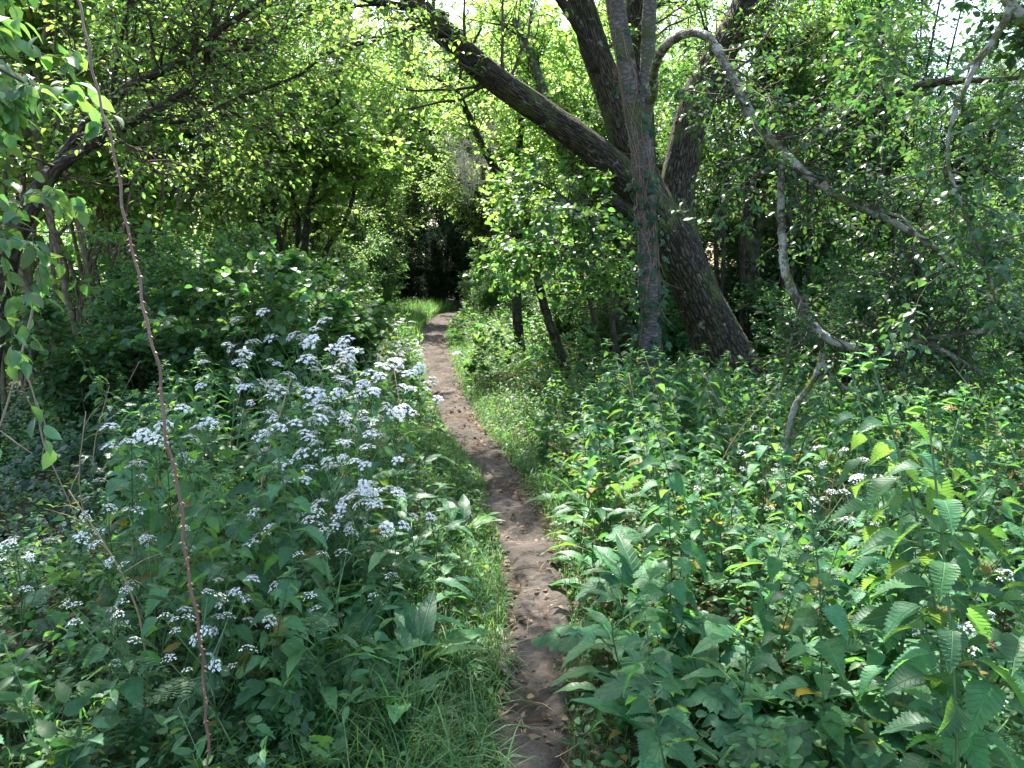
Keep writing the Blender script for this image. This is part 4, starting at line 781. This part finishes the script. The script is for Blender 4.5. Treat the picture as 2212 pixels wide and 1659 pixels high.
# grey lichened tree reaching in from the right edge
hand_tree('lichened_tree', 'grey lichened tree reaching in at the top right corner, knobbly drooping branch', 'tree', [
    ('trunk', [(2900, 1500, 4.2, 110), (2800, 900, 4.2, 95), (2640, 400, 4.1, 75), (2420, 160, 4.05, 48), (2270, 90, 4, 34), (2190, 20, 4, 28), (2120, -120, 4, 24), (2060, -300, 4, 14)], 60),
    ('limb', [(2185, 15, 4, 20), (2150, 80, 4, 17), (2115, 130, 4, 15), (2085, 190, 4, 13), (2060, 250, 3.95, 12), (2048, 350, 3.9, 10), (2080, 450, 3.85, 9), (2110, 530, 3.8, 11), (2135, 590, 3.8, 8), (2150, 650, 3.8, 5)], 50),
    ('limb', [(2125, 115, 4, 9), (2060, 165, 4, 8), (1990, 170, 4.1, 6), (1930, 150, 4.2, 4)], 20),
    ('limb', [(2112, 535, 3.8, 8), (2160, 520, 3.75, 7), (2220, 500, 3.7, 5)], 14),
    ('limb', [(2112, 540, 3.8, 8), (2060, 560, 3.85, 6), (2000, 600, 3.9, 4)], 14),
    ('limb', [(2075, 430, 3.87, 6), (2130, 445, 3.85, 5), (2190, 480, 3.8, 4)], 14),
    ], 'lichen', g, 50, 10, .03, .12, dict(on=[0, 1, 2, 3, 4, 5], leaf='apple', tp=LEAF_OV2, size=(.035, .058), nb=95, nt=950, per=6, bl=(.3, .8), tl=(.1, .3), tmin=.3, r1=.003, r1max=.006, wig=.33))
# dark limb and the straight dark tree on the right
hand_tree('alder', 'straight dark trunked tree standing behind and right of the willow', 'tree', [
    ('trunk', [(1632, 800, 11, 62), (1622, 680, 11, 52), (1620, 560, 11, 50), (1625, 430, 11, 50), (1636, 300, 11, 44), (1646, 150, 11, 40), (1655, 0, 11, 34), (1664, -150, 11, 28), (1670, -350, 11, 18)], 70),
    ('limb', [(1628, 640, 11, 30), (1665, 660, 10.8, 30), (1700, 690, 10.6, 34), (1750, 720, 10.4, 30)], 20),
    ('limb', [(1640, 500, 10.8, 20), (1660, 300, 10.8, 18), (1720, 180, 10.8, 16), (1750, 60, 10.8, 14)], 30),
    ('limb', [(1640, 330, 11, 18), (1750, 290, 10, 16), (1850, 240, 9.4, 18), (1930, 205, 9, 18), (2010, 180, 8.7, 20), (2130, 172, 8.4, 16), (2240, 165, 8.2, 10)], 40),
    ], 'darkb', g, 50, 20, .05, .05, dict(on=[0, 2], leaf='haw', tp=LEAF_OV2, size=(.05, .08), nb=60, nt=1000, per=8, bl=(.6, 1.8), tmin=.3))
# smaller leaning trees at mid distance, right of the path
hand_tree('forked_hawthorn', 'thin hawthorn beside the path with a curved branch forking left', 'hawthorn', [
    ('trunk', [(1125, 760, 13, 26), (1118, 690, 13, 25), (1114, 600, 13, 23), (1112, 500, 13, 22), (1112, 410, 13, 22), (1120, 330, 13, 18), (1128, 240, 13, 16), (1140, 130, 13, 12), (1150, 0, 13, 9)], 50),
    ('limb', [(1112, 425, 13, 20), (1080, 380, 12.8, 20), (1045, 320, 12.6, 18), (1012, 250, 12.4, 17), (990, 200, 12.2, 13), (962, 180, 12, 8), (900, 150, 12, 5)], 40),
    ('limb', [(990, 200, 12.2, 10), (1000, 140, 12.2, 8), (1040, 60, 12.2, 6)], 14),
    ], 'darkb', g, 40, 12, .04, .06, dict(leaf='maple', tp=LEAF_OV2, size=(.06, .09), nb=60, nt=700, per=7, bl=(.5, 1.3), tmin=.1, r1max=.012))
hand_tree('leaning_sapling', 'short dark leaning sapling in front of the hawthorns right of the path', 'sapling', [
    ('trunk', [(1222, 800, 10, 26), (1205, 750, 10, 24), (1185, 690, 10, 22), (1168, 630, 10, 21), (1155, 570, 10, 20), (1140, 480, 10, 15), (1120, 400, 10, 10)], 40)],
    'darkb', g, 40, 12, .05, .05, dict(leaf='haw', tp=LEAF_ROUND, size=(.045, .07), nb=30, nt=260, per=5, bl=(.4, 1.2), tmin=.5, r1max=.008, up=.02))
hand_tree('mossy_tree', 'thick leaning trunk with brown green bark half hidden behind lit leaves', 'tree', [
    ('trunk', [(1375, 760, 12, 50), (1335, 680, 12, 46), (1300, 600, 12, 44), (1280, 520, 12, 40), (1260, 440, 12, 36), (1225, 340, 12, 30), (1190, 240, 12, 26), (1150, 130, 12, 22), (1110, 40, 12, 16)], 60)],
    'greyb', g, 50, 14, .05, .05, dict(leaf='maple', tp=LEAF_OV2, size=(.05, .08), nb=60, nt=800, per=7, bl=(.5, 1.6), tmin=.3))
hand_tree('bent_sapling', 'bare bent sapling close to the left of the slim grey trunk', 'sapling', [
    ('trunk', [(1352, 830, 7.6, 12), (1340, 780, 7.6, 13), (1326, 730, 7.6, 12), (1326, 680, 7.6, 12), (1335, 620, 7.6, 10), (1340, 540, 7.6, 8)], 30)],
    'darkb', g, 30, 8, .03, .05, dict(leaf='hazel', tp=LEAF_OV2, size=(.04, .07), nb=14, nt=90, per=5, bl=(.3, .7), tmin=.5, r1=.002, r1max=.004))
# upper-left hawthorn with dark twisted limbs
hand_tree('twisted_hawthorn', 'old hawthorn with black twisted limbs crossing the upper left', 'hawthorn', [
    ('trunk', [(-60, 980, 5.9, 110), (-40, 760, 5.8, 90), (0, 600, 5.7, 70), (50, 470, 5.6, 50), (110, 375, 5.5, 38)], 40),
    ('limb', [(60, 465, 5.55, 34), (125, 365, 5.5, 30), (200, 312, 5.5, 27), (290, 262, 5.5, 24), (372, 216, 5.4, 20), (438, 160, 5.4, 16), (452, 95, 5.3, 12), (470, 20, 5.3, 8)], 60),
    ('limb', [(110, 380, 5.6, 28), (185, 270, 5.5, 26), (268, 195, 5.5, 26), (340, 158, 5.4, 23), (420, 118, 5.3, 19), (480, 60, 5.2, 14), (560, 8, 5.2, 10), (640, -60, 5.2, 6)], 60),
    ('limb', [(300, 255, 5.45, 12), (400, 262, 5.4, 9), (520, 210, 5.3, 8), (640, 165, 5.3, 7), (720, 110, 5.3, 6), (870, 62, 5.3, 4)], 40),
    ('limb', [(240, 215, 5.5, 10), (255, 120, 5.5, 10), (270, 40, 5.5, 9), (280, -30, 5.5, 7)], 20),
    ('limb', [(420, 120, 5.3, 12), (560, 100, 5.6, 9), (640, 40, 5.8, 7), (700, -20, 6, 5)], 20),
    ('limb', [(372, 216, 5.4, 10), (480, 230, 5.8, 9), (600, 300, 6.2, 8), (560, 260, 6.2, 4)], 20),
    ], 'darkb', g, 50, 16, .05, .12, dict(on=[1, 2, 3, 4, 5, 6], leaf='haw', tp=LEAF_OV, size=(.03, .05), nb=170, nt=2000, per=3, bl=(.5, 1.4), tl=(.12, .4), wig=.3, tmin=.1, r1=.003, r1max=.009))
# front hazel coppice at the left edge
hz = []
for rows in ([(192, 935, 7, 26), (150, 820, 7, 26), (100, 720, 7, 28), (40, 590, 7, 26), (-30, 470, 7, 22)],
             [(205, 960, 7, 22), (190, 830, 7, 22), (165, 720, 7, 20), (135, 600, 7, 20), (100, 420, 7, 20), (75, 240, 7, 20), (95, 90, 7, 20), (120, -20, 7, 18), (150, -200, 7, 14)],
             [(160, 940, 7.1, 16), (110, 800, 7.1, 16), (70, 640, 7.1, 16), (50, 420, 7.1, 15), (62, 200, 7.1, 14), (66, -20, 7.1, 12), (60, -200, 7, 8)],
             [(150, 945, 7.3, 18), (60, 800, 7.3, 18), (-10, 640, 7.3, 16), (-60, 440, 7.3, 15)],
             [(215, 950, 7.1, 14), (215, 780, 7.1, 13), (190, 600, 7.1, 13), (150, 400, 7.1, 12), (115, 200, 7.1, 11), (110, 0, 7.1, 9)],
             [(180, 940, 7.2, 14), (150, 780, 7.2, 14), (118, 620, 7.2, 14), (110, 440, 7.2, 12), (125, 250, 7.2, 11), (160, 60, 7.2, 10), (190, -150, 7.2, 8)],
             [(140, 930, 7.1, 12), (60, 780, 7.1, 12), (20, 560, 7.1, 12), (12, 300, 7.1, 12), (30, 100, 7.1, 10), (10, -100, 7, 8)],
             [(220, 940, 7.2, 10), (235, 760, 7.2, 10), (255, 560, 7.2, 9), (290, 380, 7.2, 8), (330, 200, 7.2, 7), (350, 0, 7.1, 6)]):
    hz.append(('stem', [(a, b, c, d*.8) for a, b, c, d in rows], 50))
hand_tree('hazel', 'hazel coppice of bare brown poles at the left edge above the ivy', 'hazel', hz, 'hazelb', g, 50, 12, .02, .04,
    dict(leaf='hazel', tp=LEAF_ROUND, size=(.06, .095), nb=110, nt=700, per=6, bl=(.5, 1.3), tmin=.5, r1=.003, r1max=.008))
hz = []
for i in range(26):
    a = g.uniform(-60, 340); hz.append(('stem', [(a+g.normal()*20, 940, 8.2, 9), (a+g.normal()*40, 780, 8.2, 10), (a+g.normal()*50, 600, 8.2, 9), (a+g.normal()*70, 380, 8.2, 8), (a+g.normal()*80, 150, 8.2, 7), (a+g.normal()*90, -60, 8.2, 5)], 24))
hand_tree('hazel', 'crowded thin hazel poles standing just behind the front coppice', 'hazel', hz, 'hazelb', g, 24, 6, .0, .02, dict(leaf='hazel', tp=LEAF_ROUND, size=(.06, .09), nb=120, nt=700, per=6, bl=(.4, 1.0), tmin=.45, r1=.003, r1max=.006))
# two more trunks at mid left
hand_tree('hazel', 'dark stemmed hazel beside the path where the left row thins', 'hazel', [
    ('stem', [(662, 640, 11, 30), (655, 560, 11, 26), (664, 480, 11, 18), (680, 400, 11, 16), (710, 300, 11, 12), (735, 180, 11, 10), (730, 40, 11, 8)], 40),
    ('stem', [(650, 640, 11.1, 20), (645, 540, 11.1, 16), (640, 440, 11.1, 14), (600, 350, 11, 12), (640, 300, 11, 10), (690, 240, 11, 9), (720, 170, 11, 8)], 40),
    ('stem', [(690, 640, 11.2, 16), (705, 540, 11.2, 14), (745, 480, 11.2, 12), (770, 400, 11.2, 9), (800, 330, 11.2, 6)], 30),
    ('stem', [(640, 640, 11, 14), (600, 500, 11, 12), (580, 340, 11, 10), (590, 180, 11, 9), (585, 20, 11, 7)], 30),
    ], 'darkb', g, 40, 10, .04, .06, dict(leaf='maple', tp=LEAF_ROUND, size=(.06, .09), nb=100, nt=900, per=7, bl=(.5, 1.4), tmin=.3, r1max=.01))
# bare pale shrub at the bend
P, R = arr([(np.array([[0, 0, 0], [.25*math.cos(a), .25*math.sin(a), .8], [.7*math.cos(a)+g.normal()*.2, .7*math.sin(a), 1.5+g.rand()]])+g.normal(size=(3, 3))*.08, np.array([.012, .009, .004])) for a in np.linspace(0, 6, 9)], 8)
P1, R1 = spawn(P, R, 130, (.3, 1.0), (.4, 1.2), .2, 1, .02, .35, 6, .5, g); P2, R2 = spawn(P1, R1, 1500, (.15, .5), (.4, 1.3), .1, 1, -.02, .3, 4, .6, g, rmin=.0022)
dt = thing('dead_shrub', 'bare pale grey twiggy shrub high above the far end of the path', 'shrub', tuple(at(1010, 385, 19.5)-[0, 0, .6]), s=.85)
mb = MB(); tubes(mb, P, R, 6); mb.obj('stems', M['twigpale'], dt); mb = MB(); tubes(mb, P1, R1, 3); tubes(mb, P2, R2, 3); mb.obj('twigs', M['twigpale'], dt)
# ------------------------------------------------------------------ near things
# thorny rose stem
def shoot(rows, k=120): return smooth(*limb(rows), k)
P, R = shoot([(446, 1900, 1.62, 5.8), (447, 1659, 1.62, 5.8), (443, 1480, 1.62, 6.5), (430, 1375, 1.62, 7.2), (409, 1240, 1.62, 7.6), (383, 1060, 1.65, 7.9), (348, 860, 1.68, 7.6), (330, 735, 1.7, 7.6), (292, 580, 1.75, 7.2), (262, 410, 1.78, 6.9), (232, 280, 1.8, 6.5), (190, 100, 1.85, 6.5), (160, -40, 1.9, 5.8), (120, -260, 1.95, 4.3)], 200)
q = np.linspace(0, 60, len(P))[:, None]; P = P+.0035*np.concatenate([np.sin(q*.9)+.6*np.sin(q*2.3+1), np.sin(q*1.1), 0*q], 1); R = R*(1+.12*np.maximum(0, np.sin(q[:, 0]*.8))**12)
mb = MB(); tubes(mb, P, R, 10, ref=(.1, 1, 0), lump=.06); n = 130; i = g.randint(15, 150, n); a = g.uniform(0, 2*PI, n); d = np.stack([np.cos(a), np.sin(a)*.8, -.25+0*a], -1)
tubes(mb, np.stack([P[i]+d*R[i][:, None]*.7, P[i]+d*(R[i][:, None]+.003), P[i]+d*(R[i][:, None]+.007)-[0, 0, .002]], 1), np.tile([.0022, .0012, .0003], (n, 1)), 4, mi=1); tag(mb.obj('bramble_stem', [M['bramble'], M['thorn']]), 'long arching thorny red brown stem rising through the left foreground', 'bramble')
# hanging leafy sprays close to the lens on the left
def spray(name, label, cat, rows, leaf, tp, size, nb, nt_, per, seed, bark='twig', droop=.6, bl=(.2, .45), tl=(.08, .2)):
    g = rs(seed); t = thing(name, label, cat); P, R = shoot(rows, 40); mb = MB(); tubes(mb, P, R, 6, ref=(.1, 1, 0)); mb.obj('branch', M[bark], t)
    P1, R1 = spawn(P[None], R[None], nb, bl, (.5, 1.1), .15, 1, -.12, .15, 6, .5, g, rmin=.0015); P2, R2 = spawn(P1, R1, nt_, tl, (.4, 1.0), .1, 1, -.1, .1, 4, .5, g, rmin=.001)
    mb = MB(); tubes(mb, P1, R1, 4); tubes(mb, P2, R2, 3); mb.obj('twigs', M['twig'], t)
    mb = MB(); twig_leaves(mb, tp, P2, per, size, g, droop, .6); twig_leaves(mb, tp, P1, per, size, g, droop, .6); mb.obj('leaves', M[leaf], t); return t
spray('elm_branch', 'spray of large dark pointed leaves hanging over the upper left edge', 'branch', [(-420, 60, 2.4, 12), (-200, 60, 2.4, 10), (-40, 130, 2.4, 8), (90, 200, 2.35, 5)], 'hazeldk', LEAF_OV2, (.045, .07), 16, 75, 5, 5)
spray('elm_branch', 'leafy branch at the left edge beside the poles, leaves catching light', 'branch', [(-420, 420, 2.2, 10), (-200, 440, 2.2, 8), (-40, 470, 2.2, 6), (80, 500, 2.15, 4), (190, 500, 2.1, 3)], 'hazeldk', LEAF_OV2, (.038, .06), 7, 22, 5, 6)
spray('elm_branch', 'low twig with pale oval leaves at the left edge above the bare twigs', 'branch', [(-300, 700, 2.3, 6), (-120, 780, 2.3, 5), (-20, 830, 2.3, 4), (60, 850, 2.3, 3)], 'apple', LEAF_OV2, (.05, .07), 4, 8, 3, 7)
# bare dry twigs at the left edge
t = thing('dead_twigs', 'bare grey dead twig drooping at the left edge in front of the poles', 'twig')
mb = MB()
for rows in ([(90, 560, 3.2, 7), (75, 650, 3.2, 7), (45, 770, 3.15, 6), (0, 920, 3.1, 5), (-60, 1060, 3.1, 4)], [(50, 790, 3.2, 4), (75, 860, 3.2, 4), (95, 960, 3.2, 4), (130, 1040, 3.2, 3), (170, 1130, 3.2, 3)], [(0, 930, 3.1, 4), (40, 960, 3.1, 3), (70, 980, 3.1, 2)], [(80, 870, 3.2, 3), (100, 930, 3.2, 3), (90, 990, 3.2, 2)]):
    P, R = shoot(rows, 24); tubes(mb, P, R, 5, ref=(.1, 1, 0))
mb.obj('twig', M['wood'], t)
# sprigs of round leaves low over the right path side
spray('hazel_branch', 'lit spray of round hazel leaves reaching left over the right verge', 'branch', [(1290, 700, 8.4, 12), (1240, 560, 8.4, 10), (1190, 520, 8.4, 8), (1130, 530, 8.4, 6), (1080, 570, 8.4, 4)], 'hazeldk', LEAF_ROUND, (.05, .085), 22, 110, 5, 8, droop=.3, bl=(.4, .9), tl=(.15, .4))
spray('hazel_branch', 'broad spray of glossy hazel leaves in front of the leaning willow limb', 'branch', [(1330, 760, 8.0, 14), (1310, 600, 8.1, 12), (1270, 480, 8.1, 9), (1210, 420, 8.1, 6), (1150, 390, 8.1, 4)], 'hazeldk', LEAF_ROUND, (.045, .08), 34, 240, 5, 9, droop=.3, bl=(.5, 1.1), tl=(.15, .4))
# fallen stick, twigs and stump
t = thing('fallen_stick', 'short thick broken stick lying on the trodden path', 'stick'); P, R = limb([(1088, 1418, 2.9, 16), (1086, 1440, 2.85, 17), (1084, 1462, 2.8, 22), (1098, 1478, 2.78, 20), (1115, 1488, 2.75, 12)])
for k, (px, py) in enumerate([(1088, 1418), (1086, 1440), (1084, 1462), (1098, 1478), (1115, 1488)]):
    q = on_ground(px, py); P[k] = [q[0], q[1], .03+R[k]]
R *= .9; A, B = smooth(P, R, 24); mb = MB(); tubes(mb, A, B, 12, lump=.15, rough=.05); mb.obj('stick', M['greyb'], t)
P2 = np.array([A[4], A[4]+[.03, .02, .01], A[4]+[.055, .01, .015]]); mb = MB(); tubes(mb, P2, np.array([.006, .004, .003]), 6); mb.obj('side_twig', M['greyb'], t)
for lab, pts, r in (('thin curved twig lying across the path below the broken stick', [(1062, 1500), (1090, 1530), (1130, 1535), (1185, 1510), (1215, 1480), (1222, 1455)], .003), ('fine dark twig across the path well above the broken stick', [(1060, 1235), (1110, 1245), (1150, 1240), (1180, 1250)], .003)):
    q = np.array([on_ground(*a)+[0, 0, .035] for a in pts]); A, B = smooth(q, np.full(len(q), r), 30, .4, 3); mb = MB(); tubes(mb, A, B*np.linspace(1, .5, 30), 5); o = mb.obj('fallen_twig', M['twig']); tag(o, lab, 'twig')
c = on_ground(1268, 830); t = thing('stump', 'dark jagged rotten stump in the shade right of the path', 'stump', tuple(c)); mb = MB()
P = np.array([[0, 0, -.05], [0, 0, .12], [.02, 0, .25], [.05, .02, .38], [.06, .0, .46]]); A, B = smooth(P, np.array([.2, .15, .12, .14, .05]), 20); tubes(mb, A, B, 24, rough=.12, lump=.3); mb.obj('stump_wood', M['darkb'], t)
mb = MB(); P = np.array([[.05, 0, .15], [.3, .02, .12], [.5, -.02, .05]]); A, B = smooth(P, np.array([.07, .05, .04]), 14); tubes(mb, A, B, 10, rough=.08, lump=.2); mb.obj('root', M['darkb'], t)
# log on the left floor
c0 = on_ground(75, 1560); A, B = smooth(np.array([c0+[-.15, .1, .05], c0+[0, 0, .07], c0+[.14, -.05, .05]]), np.array([.03, .035, .028]), 16); mb = MB(); tubes(mb, A, B, 14, rough=.06, lump=.15)
tag(mb.obj('log', M['greyb']), 'short grey log lying in the dark gap in the left corner', 'log')
A, B = smooth(np.array([on_ground(1990, 1220)+[0, 0, .32], on_ground(2110, 1300)+[0, 0, .25], on_ground(2240, 1370)+[0, 0, .2]]), np.array([.014, .016, .015]), 16)
# yellow flowers
YF = MB()
for k in range(5): 
    a = k*2*PI/5; scatter(YF, LEAF_ROUND, [[0, 0, .0]], [[math.cos(a), math.sin(a), .3]], [[0, 0, 1]], [.011])
yf = YF.mesh('petals', M['yellow'])
mb = MB(); tubes(mb, np.array([[0, 0, -.3], [.01, 0, -.15], [0, 0, 0]]), np.array([.0012, .001, .0009]), 4); ys_ = mb.mesh('stem', M['stem'])
build('buttercup', [('stem', ys_), ('petals', yf)], 'single yellow flower low among the right foreground leaves', 'flower', tuple(at(2110-0, 1560, 1.75)), 0)
